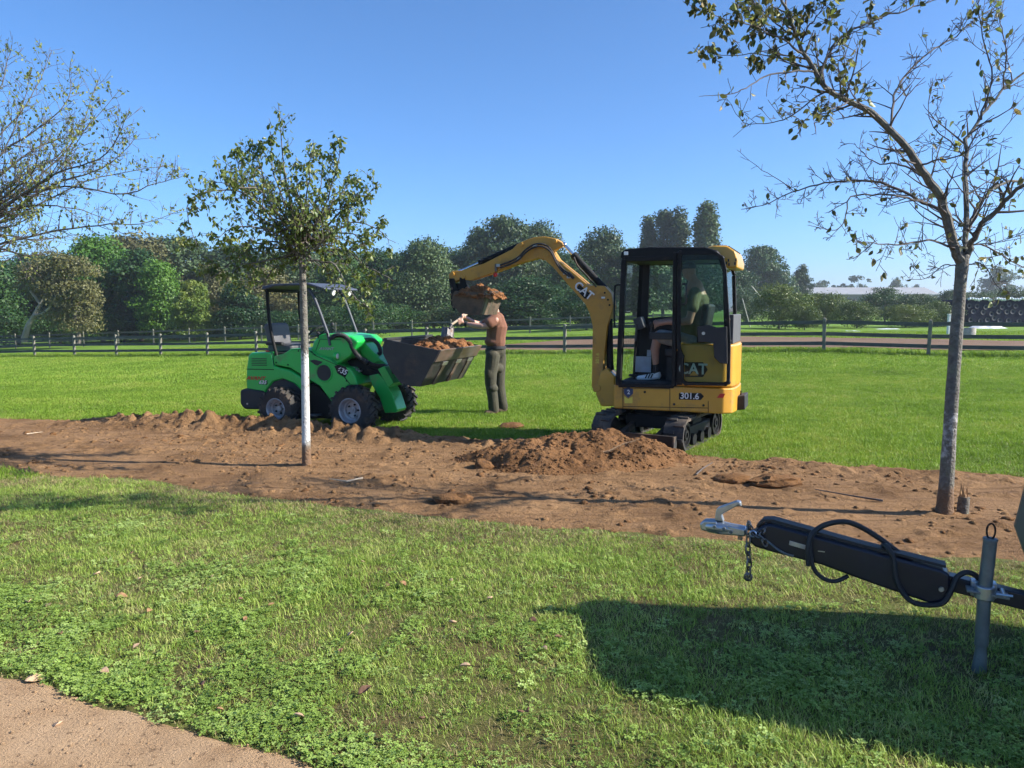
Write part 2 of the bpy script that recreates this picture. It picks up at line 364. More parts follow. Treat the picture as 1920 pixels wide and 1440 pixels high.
mat('far_bark', (.16, .14, .11), .9, 0, (.1, .085, .07), 3)
mat('pale_bark', (.32, .28, .23), .9, 0, (.22, .19, .15), 2)
mat('stump_wood', (.45, .29, .15), .8, 0, (.34, .2, .1), 20, bump=.5, bscale=50)
mat('dry_leaf', (.42, .24, .12), .7, 0, (.28, .15, .075), 25); mat('dry_leaf_dark', (.22, .12, .07), .7, 0, (.14, .075, .045), 25)
mat('pale_leaf', (.55, .38, .25), .7, 0, (.45, .3, .19), 25)
mat('barn_roof', (.30, .31, .32), .8, 0, (.25, .26, .27), .3); mat('barn_wall', (.18, .2, .21), .8)
mat('sheet_blue', (.006, .010, .028), .8, 0, (.010, .014, .032), 2, spec=.12); mat('tyre_spot', (.035, .042, .06), .7); mat('white_sheet', (.75, .76, .78), .5, 0, (.6, .62, .65), 3, bump=.4, bscale=8)
mat('concrete', (.4, .38, .34), .9, 0, (.3, .285, .25), 6); mat('paper', (.62, .68, .8), .7); mat('label_yellow', (.75, .6, .08), .5); mat('label_blue', (.03, .05, .12), .5)
mat('grey_pole', (.5, .48, .43), .7)
glassmat('cab_glass', (.84, .90, .87))
leafmat('leaf_olive', [(.07, .105, .025), (.115, .17, .035), (.19, .235, .055), (.30, .29, .085)], trans=.45, rough=.4, wscale=6, gloss_noise=14, spec=.5)
leafmat('leaf_autumn', [(.06, .07, .022), (.11, .12, .034), (.19, .17, .05), (.30, .22, .065)], trans=.45, rough=.45, wscale=6, gloss_noise=14, spec=.4)
leafmat('leaf_pale', [(.10, .135, .04), (.19, .235, .06), (.31, .345, .085), (.45, .44, .11)], trans=.45, rough=.45, wscale=3, gloss_noise=12, spec=.4)
leafmat('far_bright', [(.036, .095, .014), (.06, .15, .018), (.095, .20, .024)], trans=.25, wscale=.35, gloss_noise=1.2)
leafmat('far_yellowish', [(.065, .11, .018), (.11, .175, .025), (.19, .23, .04)], trans=.25, wscale=.4, gloss_noise=1.2)
leafmat('far_dark', [(.016, .05, .014), (.028, .075, .018), (.045, .10, .024)], trans=.2, wscale=.3, gloss_noise=1)
leafmat('far_grey', [(.036, .068, .026), (.058, .10, .036), (.09, .14, .05)], trans=.22, wscale=.3, gloss_noise=1)
leafmat('far_olive', [(.085, .09, .034), (.135, .135, .05), (.19, .18, .07)], trans=.22, wscale=.3, gloss_noise=1)
leafmat('far_hedge', [(.06, .095, .022), (.10, .145, .032), (.165, .20, .05)], trans=.25, wscale=.6, gloss_noise=2)
mat('grey_pipe', (.06, .068, .085), .55)

def painted_bark(name, lo, hi, col, cover):
    """bark with a coat of limewash between two heights, worn and blotchy at its borders"""
    m = mat(name, (.19, .175, .15), .9, 0, (.11, .10, .085), 25, bump=.8, bscale=60, dirt=(.17, .18, .13), dscale=14, damt=.35)
    n = m.node_tree.nodes; l = m.node_tree.links; b = n['Principled BSDF']; src = b.inputs['Base Color'].links[0].from_socket
    tc = n.new('ShaderNodeTexCoord'); sp = n.new('ShaderNodeSeparateXYZ'); l.new(tc.outputs['Object'], sp.inputs[0])
    t = n.new('ShaderNodeTexNoise'); t.inputs['Scale'].default_value = 16; t.inputs['Detail'].default_value = 8; t.inputs['Roughness'].default_value = .7; l.new(tc.outputs['Object'], t.inputs['Vector'])
    a = n.new('ShaderNodeMapRange'); a.inputs['From Min'].default_value = lo-.10; a.inputs['From Max'].default_value = lo+.12; l.new(sp.outputs['Z'], a.inputs['Value'])
    c = n.new('ShaderNodeMapRange'); c.inputs['From Min'].default_value = hi+.22; c.inputs['From Max'].default_value = hi-.35; l.new(sp.outputs['Z'], c.inputs['Value'])
    mu = n.new('ShaderNodeMath'); mu.operation = 'MULTIPLY'; l.new(a.outputs[0], mu.inputs[0]); l.new(c.outputs[0], mu.inputs[1])
    ad = n.new('ShaderNodeMath'); ad.operation = 'MULTIPLY_ADD'; ad.inputs[1].default_value = cover; l.new(mu.outputs[0], ad.inputs[0]); l.new(t.outputs['Fac'], ad.inputs[2])
    r = n.new('ShaderNodeMapRange'); r.inputs['From Min'].default_value = .98; r.inputs['From Max'].default_value = 1.1; l.new(ad.outputs[0], r.inputs['Value'])
    mx = n.new('ShaderNodeMix'); mx.data_type = 'RGBA'; l.new(r.outputs[0], mx.inputs['Factor']); l.new(src, mx.inputs['A']); mx.inputs['B'].default_value = (*col, 1); l.new(mx.outputs['Result'], b.inputs['Base Color'])
    # earth splashed on the foot of the trunk
    e = n.new('ShaderNodeMapRange'); e.inputs['From Min'].default_value = .32; e.inputs['From Max'].default_value = .08; l.new(sp.outputs['Z'], e.inputs['Value'])
    e2 = n.new('ShaderNodeMath'); e2.operation = 'MULTIPLY_ADD'; e2.inputs[1].default_value = .8; l.new(e.outputs[0], e2.inputs[0]); l.new(t.outputs['Fac'], e2.inputs[2]); e3 = n.new('ShaderNodeMapRange'); e3.inputs['From Min'].default_value = .7; e3.inputs['From Max'].default_value = 1.0; l.new(e2.outputs[0], e3.inputs['Value'])
    m2 = n.new('ShaderNodeMix'); m2.data_type = 'RGBA'; l.new(e3.outputs[0], m2.inputs['Factor']); l.new(mx.outputs['Result'], m2.inputs['A']); m2.inputs['B'].default_value = (.17, .10, .055, 1); l.new(m2.outputs['Result'], b.inputs['Base Color'])
painted_bark('bark_white', .16, 1.36, (.58, .57, .54), .66)
painted_bark('bark_worn_white', .35, 1.12, (.46, .45, .43), .52)
mat('blade_black', (.02, .019, .018), .7, 0, (.035, .03, .026), 5, dirt=(.15, .09, .05), dscale=4, damt=.4)
# ------------------------------------------------------------------ the land
def axis_steps(lim, fine, grow):
    a = [0.0]; s = fine
    while a[-1] < lim: a.append(a[-1]+s); s = min(s*grow, 60)
    return np.array(a)
ax = axis_steps(900, .12, 1.035); xs = np.concatenate([-ax[:0:-1], ax]); ys = np.concatenate([-axis_steps(40, .5, 1.2)[:0:-1], axis_steps(1600, .12, 1.03)])
GX, GY = np.meshgrid(xs, ys, indexing='ij')
ground = tag(gridmesh('ground', GX, GY, tz(GX, GY), 'lawn_soil'), kind='structure')
# soil strip: edges read off the photograph as points on the ground
NEAR = [gp(*p) for p in [(-500, 842), (-200, 868), (0, 886), (240, 903), (480, 937), (700, 962), (900, 985), (1140, 1000), (1340, 1016), (1640, 1046), (1900, 1062)]]
FAR = [gp(*p) for p in [(-500, 748), (-200, 770), (0, 785), (240, 792), (500, 802), (700, 816), (900, 826), (1100, 840), (1280, 851), (1600, 876), (1920, 896)]]
nx = [p.x for p in NEAR]+[NEAR[-1].x+6]; ny = [p.y for p in NEAR]+[NEAR[-1].y-1.9]
fx_ = [p.x for p in FAR]+[FAR[-1].x+6]; fy_ = [p.y for p in FAR]+[FAR[-1].y-1.9]
def near_y(x): return np.interp(x, nx, ny)+(fbm(x*1.6, x*0+3, 4, 21)-.5)*.28
def far_y(x): return np.interp(x, fx_, fy_)+(fbm(x*2.1, x*0+8, 4, 33)-.5)*.34
TR_MID, TR_RIGHT = gp(575, 876), gp(1770, 966)
TR_LEFT = Vector((-7.45, 9.45, 0)); TR_LEFT.z = tzf(-7.45, 9.45)
def soil_h(X, Y):
    """relief of the stripped soil above the land"""
    a, b = near_y(X), far_y(X); t = (Y-a)/(b-a)
    edge = sstep(-.02, .05, t)*sstep(1.05, .97, t)
    h = .006+.036*(fbm(X*1.4, Y*4.2, 6, 41)-.45)+.02*(fbm(X*.7, Y*1.6, 3, 44)-.5)+.016*(fbm(X*11, Y*16, 3, 47)-.5)
    cl = fbm(X*6.5, Y*8.5, 4, 51); h = h+.045*np.clip(cl-.56, 0, 1)*4*(.25+.75*fbm(X*.8, Y*.8, 2, 55))
    ridge = np.exp(-((t-.90)/.075)**2)*(sstep(-7.5, -4.5, X)*sstep(-1.0, -2.6, X)*.85+.35*sstep(-3, -1.5, X)*sstep(.9, 0, X)+.22*sstep(2.3, 2.8, X)*sstep(5, 4, X))
    lum = .55*fbm(X*4.2, Y*5.0, 4, 61)+.45*(1-2*np.abs(fbm(X*6, Y*7, 3, 63)-.5))-.06; h = h+ridge*(.05+.62*np.clip(lum-.36, 0, 1)+.10*(fbm(X*14, Y*14, 3, 65)-.5))
    for k in range(5):            # long wheel and bucket drag marks
        c = .2+.15*k; h = h-.012*np.exp(-((t-c-.05*np.sin(X*.5+k))/.018)**2)*(vnoise(X*.9+k*9, X*0, 70+k) > .45)
    for q, rr, am in ((TR_MID, .35, .015), (TR_RIGHT, .35, .015), (TR_LEFT, .5, .03)):
        h = h+am*np.exp(-(((X-q.x)**2+(Y-q.y)**2)/rr**2))
    h = h-.16*np.exp(-(((X-TR_RIGHT.x-.75)**2+((Y-TR_RIGHT.y-.15)*1.3)**2)/.32**2))+.02*np.exp(-(((X-TR_RIGHT.x+.1)**2+((Y-TR_RIGHT.y+.35)*1.6)**2)/.35**2))
    return np.where(edge > 0, np.maximum(h, .006), h)*edge-.05*(1-edge)
sx_ = np.arange(-11.5, 8.5, .028); ts = np.linspace(-.04, 1.07, 150)
SX, TT = np.meshgrid(sx_, ts, indexing='ij'); SY = near_y(SX)+TT*(far_y(SX)-near_y(SX))
soil = tag(gridmesh('soil_strip', SX, SY, tz(SX, SY)+soil_h(SX, SY), 'soil'), kind='structure')
def in_soil(x, y, m=0.0): return (y > near_y(x)-m) & (y < far_y(x)+m)
# sandy path in the lower left corner
PE = [gp(*p) for p in [(-400, 1155), (0, 1252), (110, 1279), (250, 1317), (400, 1368), (560, 1409), (700, 1456), (900, 1540)]]
px_ = [p.x for p in PE]+[4]; py_ = [p.y for p in PE]+[.6]
def path_y(x): return np.interp(x, px_, py_)+(fbm(x*5, x*0+1, 4, 81)-.5)*.12
qx = np.arange(-7, 4, .03); qt = np.linspace(0, 1, 90); QX, QT = np.meshgrid(qx, qt, indexing='ij'); QY = -1.0+(path_y(QX)+1.0)*QT
tag(gridmesh('path', QX, QY, tz(QX, QY)+.008+.012*(fbm(QX*9, QY*9, 4, 85)-.5)-.05*sstep(.985, 1, QT), 'path_grit'), kind='structure')
# bare earth of the paddock beyond the fence
dx = np.arange(-5, 75, .6); dt = np.linspace(0, 1, 24); DX, DT = np.meshgrid(dx, dt, indexing='ij')
d0 = 33.5-.36*DX+1.5*(fbm(DX*.2, DX*0, 3, 91)-.5); d0 = np.maximum(d0, 20)+.2; DY = d0+DT*11*sstep(-6, 6, DX)
tag(gridmesh('bare_track', DX, DY, tz(DX, DY)+.03+.05*(fbm(DX*.8, DY*.8, 3, 95)-.5), 'field_soil'), kind='structure')

# soil heap in front of the excavator
def heap_h(X, Y):
    """height of the heap of dug soil above the land"""
    bumps = [(.60, 8.05, .62, .46, .175), (1.10, 8.08, .52, .42, .145), (.12, 7.85, .45, .40, .075), (1.55, 7.95, .40, .32, .08), (.40, 7.55, .5, .32, .075), (-.40, 8.0, .35, .30, .05), (1.0, 7.65, .5, .3, .06)]
    h = 0
    for a, b, sx, sy, am in bumps: h = h+am*np.exp(-(((X-a)/sx)**2+((Y-b)/sy)**2))
    n = fbm(X*5.5, Y*6.5, 5, 101)-.5; m = fbm(X*13, Y*13, 3, 111)-.5
    rr = .72*sstep(.03, .12, h)
    return h+rr*(.22*n+.06*m+.03*(fbm(X*30, Y*30, 3, 117)-.5)-.10*np.clip(fbm(X*4, Y*5, 3, 121)-.58, 0, 1)*3)-.07*(1-sstep(.02, .09, h))
hx = np.arange(-1.7, 2.9, .016); hy = np.arange(6.8, 9.4, .016); HX, HY = np.meshgrid(hx, hy, indexing='ij')
hp = gridmesh('soil_heap', HX, HY, tz(HX, HY)+heap_h(HX, HY)+.012, 'heap_soil')
tag(hp, 'big heap of loose brown soil in front of the excavator tracks', 'soil heap')

# loose clods: lumps of many sizes
def clods(name, n, m, pick, smin, smax, label, cat='clods', parent=None, kind='stuff'):
    ico = bmesh.new(); bmesh.ops.create_icosphere(ico, subdivisions=1, radius=1); bv = np.array([v.co[:] for v in ico.verts]); bf = np.array([[v.index for v in f.verts] for f in ico.faces]); ico.free()
    P = pick(n); n = len(P); s = smin*(smax/smin)**(rng.random(n)**2.2)
    V = bv[None]*(1+.55*(rng.random((n, len(bv), 1))-.5))*s[:, None, None]*np.array([1, 1, .72])+(rng.random((n, 1, 3))-.5)*0
    a = rng.random(n)*6.28; ca, sa = np.cos(a), np.sin(a)
    Vx = V[..., 0]*ca[:, None]*(1.25)-V[..., 1]*sa[:, None]; Vy = V[..., 0]*sa[:, None]*1.25+V[..., 1]*ca[:, None]
    V = np.stack([Vx, Vy, V[..., 2]], -1)+P[:, None, :]
    Fc = bf[None]+(np.arange(n)*len(bv))[:, None, None]
    o = npmesh(name, V.reshape(-1, 3), Fc.reshape(-1, 3), m, parent, smooth=0); return tag(o, label, cat, None, kind)
def pick_strip(n):
    x = rng.uniform(-10, 7, n*3); t = rng.random(n*3)
    w = .15+2.2*(fbm(x*.9, t*3, 3, 131) > .55)+2.8*np.exp(-((t-.9)/.1)**2)*((x < 1) & (x > -6))
    k = rng.random(n*3)*3 < w; x, t = x[k][:n], t[k][:n]; y = near_y(x)+t*(far_y(x)-near_y(x))
    return np.stack([x, y, tz(x, y)+soil_h(x, y)-.003], -1)
clods('soil_clods', 5200, 'soil', pick_strip, .004, .034, 'loose clods of brown soil scattered over the stripped ground')
def pick_clumps(n):
    x = rng.uniform(-10, 7, n*6); t = rng.random(n*6); k = fbm(x*1.5, t*5, 4, 151) > .62; x, t = x[k][:n], t[k][:n]; y = near_y(x)+t*(far_y(x)-near_y(x))
    return np.stack([x, y, tz(x, y)+soil_h(x, y)-.002], -1)
clods('dark_clods', 1100, 'heap_soil', pick_clumps, .006, .04, 'darker damp clods lying in drifts on the stripped soil')
def pick_heap(n):
    x = rng.uniform(-1.3, 2.6, n*3); y = rng.uniform(7.0, 8.9, n*3); k = heap_h(x, y) > -.02; x, y = x[k][:n], y[k][:n]
    return np.stack([x, y, tz(x, y)+np.maximum(heap_h(x, y), 0)+.008], -1)
clods('heap_clods', 4200, 'heap_soil', pick_heap, .004, .024, 'crumbs and lumps of soil lying on and around the heap')
def pick_path(n):
    x = rng.uniform(-4, .5, n); y = path_y(x)-rng.random(n)*1.2-.02; k = y > 1.5; x, y = x[k], y[k]
    return np.stack([x, y, tz(x, y)+.01], -1)
clods('path_grit_stones', 2600, 'path_grit', pick_path, .0015, .007, 'fine grit scattered on the sandy path')
for (px, py), rr, lab in (((960, 803), (.18, .13, .055), 'small dark lump of soil on the lawn behind the heap'), ((905, 880), (.09, .08, .07), 'fist sized clod left of the soil heap'),
                      ((1370, 905), (.16, .1, .05), 'flat dark clod on the soil strip right of the heap'), ((1455, 912), (.22, .12, .06), 'wide dark clod between the heap and the right hand tree'), ((850, 945), (.16, .08, .05), 'low dark clod near the front edge of the soil strip')):
    g = gp(px, py); b = MB(); b.ball((0, 0, 0), rr, 18, 12); V = np.array(b.v); nn = fbm(V[:, 0]*22+px, V[:, 1]*22+V[:, 2]*31, 4, px)
    b.v = [tuple(v*(.6+.9*q)) for v, q in zip(V, nn)]; o = b.build('soil_clod', 'heap_soil', smooth=50); o.location = (g.x, g.y, g.z+.025+(soil_h(np.array([g.x]), np.array([g.y]))[0] if in_soil(g.x, g.y) else 0)); tag(o, lab, 'clod', 'big clods of soil')
# sticks and roots
def stick(name, pts, r, m, label, n=6):
    b = MB(); b.tube(pts, [r*(1-.6*i/(len(pts)-1)) for i in range(len(pts))], n); return tag(b.build(name, m), label, 'stick')
g = Vector((1.12, 7.75, 0)); 
def on_heap(x, y, dz): return Vector((x, y, tzf(x, y)+max(float(heap_h(np.array([x]), np.array([y]))[0]), 0)+dz))
stick('root', [on_heap(.86, 7.62, -.01), on_heap(.98, 7.6, .05), Vector(on_heap(1.12, 7.62, .10)), Vector(on_heap(1.28, 7.6, .16))], .014, 'stump_wood', 'pale bent root sticking out of the soil heap')
def on_soil(px, py, dz=.012):
    q = gp(px, py); return Vector((q.x, q.y, q.z+float(soil_h(np.array([q.x]), np.array([q.y]))[0])+dz))
stick('stick', [on_soil(1305, 893), on_soil(1318, 887, .03), on_soil(1336, 879, .05)], .009, 'twig', 'short dark twig on the soil right of the heap')
stick('stick', [on_soil(1655, 945), on_soil(1600, 938, .03), on_soil(1528, 928, .02)], .009, 'twig', 'long thin branch lying on soil left of the right hand tree')
stick('stick', [on_soil(50, 818), on_soil(80, 815, .02)], .008, 'ash_wood', 'pale splinter on the soil at the far left')
stick('root', [on_soil(680, 905), on_soil(650, 910, .02), on_soil(618, 908, .015)], .012, 'ash_wood', 'pale root on soil right of the white painted trunk')
# ------------------------------------------------------------------ post and rail fences
def fence(name, label, posts, post_h, rails, group=None, pr=.055, rail_h=.125, rail_t=.045, parts=True):
    """posts: ground points; each post and each rail is a part"""
    o0 = posts[0]; t = thing(name, label, 'fence', o0)
    pm = MB(); pm.box((0, 0, post_h/2-.1), (pr*2, pr*2, post_h+.2)); pm.add([(-pr, -pr, post_h), (pr, -pr, post_h), (pr, pr, post_h), (-pr, pr, post_h), (0, 0, post_h+.05)], [(0, 1, 4), (1, 2, 4), (2, 3, 4), (3, 0, 4)])
    me = None
    for i, p in enumerate(posts):
        d = posts[min(i+1, len(posts)-1)]-posts[max(i-1, 0)]; az = math.atan2(d.y, d.x)
        if me is None: o = pm.build('post', 'fence_post', t, bevel=.008); me = o.data
        else:
            o = bpy.data.objects.new('post', me); C.objects.link(o); o.parent = t
            b = o.modifiers.new('bevel', 'BEVEL'); b.width = .008; b.limit_method = 'ANGLE'
        o.location = p-o0; o.rotation_euler = (R(random.uniform(-1.2, 1.2)), R(random.uniform(-1.2, 1.2)), az)
    base = None
    for i in range(len(posts)-1):
        a, b = posts[i]-o0, posts[i+1]-o0; d = b-a; L = d.length
        for h in rails:
            if base is None:
                m = MB(); m.box((.5, 0, 0), (1, rail_t, rail_h)); o = m.build('rail', 'fence_rail', t); base = o.data
            else: o = bpy.data.objects.new('rail', base); C.objects.link(o); o.parent = t
            q = Vector((a.x, a.y, a.z+h+random.uniform(-.012, .012)))
            o.location = q; az = math.atan2(d.y, d.x)
            o.rotation_euler = (0, -math.asin(d.z/L)+R(random.uniform(-.25, .25)), az); o.scale = (L, 1, 1)
    return t
FP = []
fdir = Vector((-.908, .419, 0)); fo = Vector((10.75, 26.5, 0)); FS = 3.18
for k in range(-6, 17):
    p = fo+fdir*FS*k; k2 = max(k-8, 0); p += Vector((-.03, .02, 0))*k2*k2; FP.append(Vector((p.x, p.y, tzf(p.x, p.y))))
fence('post_and_rail_fence', 'weathered three rail wooden fence across the back of the lawn', FP, 1.17, (.33, .66, 1.05))
FP2 = []
for k in range(0, 22):
    p = Vector((-48+2.9*k, 62-.36*k, 0)); FP2.append(Vector((p.x, p.y, tzf(p.x, p.y))))
fence('post_and_rail_fence', 'second fence far behind, at the foot of the left hand trees', FP2, 1.15, (.5, 1.0), pr=.05)
# ------------------------------------------------------------------ far trees
def leafcards(P, N, size, asp=.75, seed=0):
    """many small four-cornered leaf sprays; P points, N outward normals"""
    g = np.random.default_rng(seed); n = len(P)
    N = N+g.normal(0, .55, (n, 3)); N /= np.linalg.norm(N, axis=1, keepdims=True)
    A = np.cross(N, g.normal(0, 1, (n, 3))); A /= np.linalg.norm(A, axis=1, keepdims=True)+1e-9; B = np.cross(N, A)
    s = size*(.55+.9*g.random((n, 1))); a = A*s; b = B*s*asp
    V = np.stack([P-a, P-b*.9+a*.1+N*s*.15, P+a, P+b*.9-a*.1+N*s*.15], 1).reshape(-1, 3)
    return V, np.arange(4*n).reshape(n, 4)
def crown_mesh(name, blobs, nleaf, size, seed, inner=.28):
    """leaf sprays spread over and inside a set of uneven lobes"""
    g = np.random.default_rng(seed); Bc = np.array([b[0] for b in blobs], float); Br = np.array([b[1] for b in blobs], float)
    w = Br[:, 0]*Br[:, 2]; k = g.choice(len(blobs), nleaf, p=w/w.sum())
    D = g.normal(0, 1, (nleaf, 3)); D /= np.linalg.norm(D, axis=1, keepdims=True); D[:, 2] = np.where(D[:, 2] < -.55, -D[:, 2], D[:, 2])
    r = np.where(g.random(nleaf) < inner, g.random(nleaf)**.5, 1+.16*g.normal(0, 1, nleaf))
    P = Bc[k]+D*Br[k]*r[:, None]
    return leafcards(P, D, size, seed=seed+1)
def lobes(w, h, base, n, seed, shape='round', lean=0):
    """lobe centres filling a crown of width w and height h from z=base"""
    g = random.Random(seed); L = []
    for i in range(n):
        v = g.random(); a = g.uniform(0, 6.283)
        if shape == 'round': rad = math.sin(math.pi*min(max(.12+.8*v, 0), 1))**.6
        elif shape == 'poplar': rad = (.95-.75*max(v-.55, 0)/.45) if v > .55 else .75+.2*v
        elif shape == 'oval': rad = math.sin(math.pi*(.18+.72*v))**.8
        else: rad = 1-.75*v
        q = math.sqrt(g.random()); s = (.05+.16*g.random()**1.8)*(w if shape != 'poplar' else w*1.5)
        R0 = max(w/2*rad*g.uniform(.72, 1.12)-s*.7, .05*w)*q
        L.append(((R0*math.cos(a)+lean*v, R0*math.sin(a), base+s*.5+(h-base-s*1.1)*v), (s*g.uniform(.9, 1.25), s*g.uniform(.9, 1.25), s*g.uniform(.65, .95)*(1.7 if shape == 'poplar' else 1))))
    return L
PROTO = {}
def proto(kind, seed):
    key = (kind, seed)
    if key in PROTO: return PROTO[key]
    sp = dict(round=(1.0, 1.0, .08, 115, 'round'), oval=(.8, 1.0, .04, 110, 'oval'), poplar=(.24, 1.0, .05, 80, 'poplar'), willow=(1.0, 1.0, .0, 130, 'oval'), shrub=(1.6, 1.0, .0, 60, 'round'), distant=(1.0, 1.0, .0, 30, 'round'))[kind]
    w, h, b, n, sh = sp; bl = lobes(w, h, b, n, seed*31+5, sh)
    nl = dict(round=22000, oval=20000, poplar=12000, willow=22000, shrub=12000, distant=2600)[kind]; sz = dict(round=.0145, oval=.014, poplar=.0105, willow=.013, shrub=.018, distant=.03)[kind]
    V, Fc = crown_mesh('crown', bl, nl, sz, seed*7+1)
    me = bpy.data.meshes.new('crown_'+kind); Fc = np.asarray(Fc, np.int32)
    me.vertices.add(len(V)); me.vertices.foreach_set('co', V.astype(np.float32).ravel()); me.loops.add(Fc.size); me.loops.foreach_set('vertex_index', Fc.ravel()); me.polygons.add(len(Fc)); me.polygons.foreach_set('loop_start', np.arange(0, Fc.size, 4, dtype=np.int32)); me.update(calc_edges=True)
    tb = MB(); g = random.Random(seed+90); rt = .022 if kind != 'poplar' else .014
    tb.tube([(0, 0, -.06), (0, 0, .02), (.01, 0, .2), (.0, .01, .45), (0, 0, .7)], [rt*1.5, rt*1.15, rt*.9, rt*.7, rt*.2], 8)
    for c, r in bl[:14]:
        z0 = max(.12, c[2]*.55); tb.tube([(0, 0, z0), (c[0]*.45, c[1]*.45, (z0+c[2])/2-.01), c], [rt*.5, rt*.35, rt*.12], 5)
    tm = bpy.data.meshes.new('trunk_'+kind); tm.from_pydata(tb.v, [], tb.f); tm.update(); tm.shade_smooth()
    PROTO[key] = (me, tm); return PROTO[key]
def far_tree(name, px, top, dist, wpx, kind, leaf, label, seed=0, cat='tree', group='trees beyond the fence', bark='far_bark'):
    X = at(px, HOR, dist).x; z0 = tzf(X, dist); zt = at(px, top, dist).z; h = zt-z0; w = wpx/F*dist*(1.18 if kind in ('round', 'oval', 'willow') and dist < 120 else 1.0)
    me, tm = proto(kind, seed % 3); base_w = dict(round=1.0, oval=.8, poplar=.24, willow=1.0, shrub=1.6, distant=1.0)[kind]
    t = thing(name, label, cat, (X, dist, z0), random.uniform(0, 6.28), group)
    for nm, q, mm in (('crown', me, leaf), ('trunk', tm, bark)):
        q2 = q.copy() if q.materials and q.materials[0] != MATS[mm] else q
        if not q2.materials: q2.materials.append(MATS[mm])
        else: q2.materials[0] = MATS[mm]
        if q2 is not q:
            key = (q.name, mm)
            if key in PROTO: bpy.data.meshes.remove(q2); q2 = PROTO[key]
            else: PROTO[key] = q2
        o = bpy.data.objects.new(nm, q2); C.objects.link(o); o.parent = t; o.scale = (w/base_w, w/base_w, h)
    return t
T = far_tree
# the wood at the left
T('tree', -60, 470, 66, 190, 'round', 'far_dark', 'dark green tree at the far left edge of the wood', 0)
T('tree', 30, 500, 74, 150, 'round', 'far_dark', 'dark shaded tree at the left behind the olive brown one', 1)
T('tree', 190, 446, 72, 150, 'round', 'far_bright', 'bright green round tree rising behind the olive brown tree at left', 2)
T('tree', 255, 442, 88, 190, 'round', 'far_olive', 'grey olive tree with its rounded top highest in the left wood', 0)
T('tree', 345, 449, 92, 170, 'round', 'far_grey', 'grey green tree on the skyline left of the small white trunked tree', 1)
T('tree', 262, 470, 70, 120, 'oval', 'far_dark', 'deep green oval tree in the middle of the left wood', 2)
T('tree', 300, 490, 67, 90, 'oval', 'far_bright', 'mid green oval tree left of the yellowing one', 0)
T('tree', 362, 528, 63, 78, 'oval', 'far_yellowish', 'small yellowish green tree in front of the left wood', 1)
T('tree', 405, 500, 72, 90, 'oval', 'far_olive', 'brownish grey tree just right of the yellowish tree', 2)
T('tree', 448, 528, 64, 84, 'oval', 'far_dark', 'low dark green tree left of the loader roof', 0)
T('tree', 440, 462, 95, 190, 'round', 'far_grey', 'grey tree behind the crown of the small white trunked tree', 2)
T('tree', 500, 505, 76, 110, 'oval', 'far_olive', 'dull olive tree behind the loader seat', 1)
T('tree', 560, 480, 84, 170, 'willow', 'far_grey', 'grey green tree right behind the white painted trunk', 0)
T('tree', 640, 486, 72, 150, 'willow', 'far_dark', 'dark tree behind the front posts of the loader roof', 1)
T('tree', 715, 470, 82, 140, 'willow', 'far_dark', 'dark tree right of the small tree crown', 2)
T('tree', 800, 450, 74, 140, 'willow', 'far_grey', 'broad grey green willow left of the excavator bucket', 0)
T('tree', 868, 478, 96, 120, 'willow', 'far_dark', 'dark tree in the dip of the skyline left of the bucket', 1)
T('tree', 905, 428, 100, 100, 'oval', 'far_grey', 'pointed grey tree left of the tallest one behind the bucket', 2)
T('tree', 945, 410, 92, 150, 'willow', 'far_grey', 'tallest grey green tree right behind the excavator bucket', 1)
T('tree', 1010, 420, 96, 130, 'willow', 'far_grey', 'tall grey green tree behind the bend of the boom', 0)
T('tree', 985, 520, 66, 170, 'willow', 'far_dark', 'lower dark tree behind the worker', 2)
T('tree', 1065, 480, 86, 120, 'willow', 'far_dark', 'dark tree under the bend of the boom', 1)
T('tree', 1130, 430, 98, 130, 'willow', 'far_grey', 'round topped grey tree between the boom and the cab', 2)
T('tree', 1200, 470, 96, 150, 'round', 'far_dark', 'dark tree seen through the cab', 1)
T('tree', 1300, 470, 104, 150, 'round', 'far_dark', 'dark tree behind the rear of the cab', 0)
T('tree', 1100, 545, 58, 150, 'shrub', 'far_dark', 'dark bush behind the lower boom', 1)
T('tree', 690, 560, 60, 150, 'shrub', 'far_dark', 'dark bush behind the loader bucket', 2)
T('poplar', 1214, 409, 130, 46, 'poplar', 'far_grey', 'shortest columnar poplar above the front of the cab', 0)
T('poplar', 1243, 400, 128, 52, 'poplar', 'far_grey', 'columnar poplar second from the left above the cab', 1)
T('poplar', 1271, 394, 126, 60, 'poplar', 'far_grey', 'columnar poplar above the middle of the cab', 2)
T('poplar', 1321, 384, 122, 66, 'poplar', 'far_grey', 'tallest columnar poplar above the rear of the cab', 0)
# right of the cab, further off
T('tree', 1428, 465, 150, 116, 'round', 'far_dark', 'broad dark round tree right of the cab', 1)
T('tree', 1500, 497, 155, 46, 'oval', 'far_dark', 'small tree leaning against the broad dark round tree', 2)
T('tree', 1540, 526, 320, 50, 'distant', 'far_grey', 'low hazy tree on the horizon left of the barn', 0)
T('tree', 1605, 515, 330, 66, 'distant', 'far_grey', 'round hazy tree on the horizon above the barn roof', 1)
T('tree', 1681, 516, 330, 34, 'distant', 'far_grey', 'lone hazy tree on the horizon left of the right hand trunk', 2)
T('tree', 1872, 500, 300, 84, 'distant', 'far_grey', 'big hazy tree on the horizon right of the right hand trunk', 0)
T('tree', 1940, 508, 340, 110, 'distant', 'far_grey', 'faint hazy tree cut by the right edge of the picture', 1)
T('tree', 1570, 532, 360, 60, 'distant', 'far_grey', 'faint low tree behind the left half of the barn', 2)
T('tree', 1715, 533, 350, 30, 'distant', 'far_grey', 'tiny hazy tree behind the right end of the barn', 0)
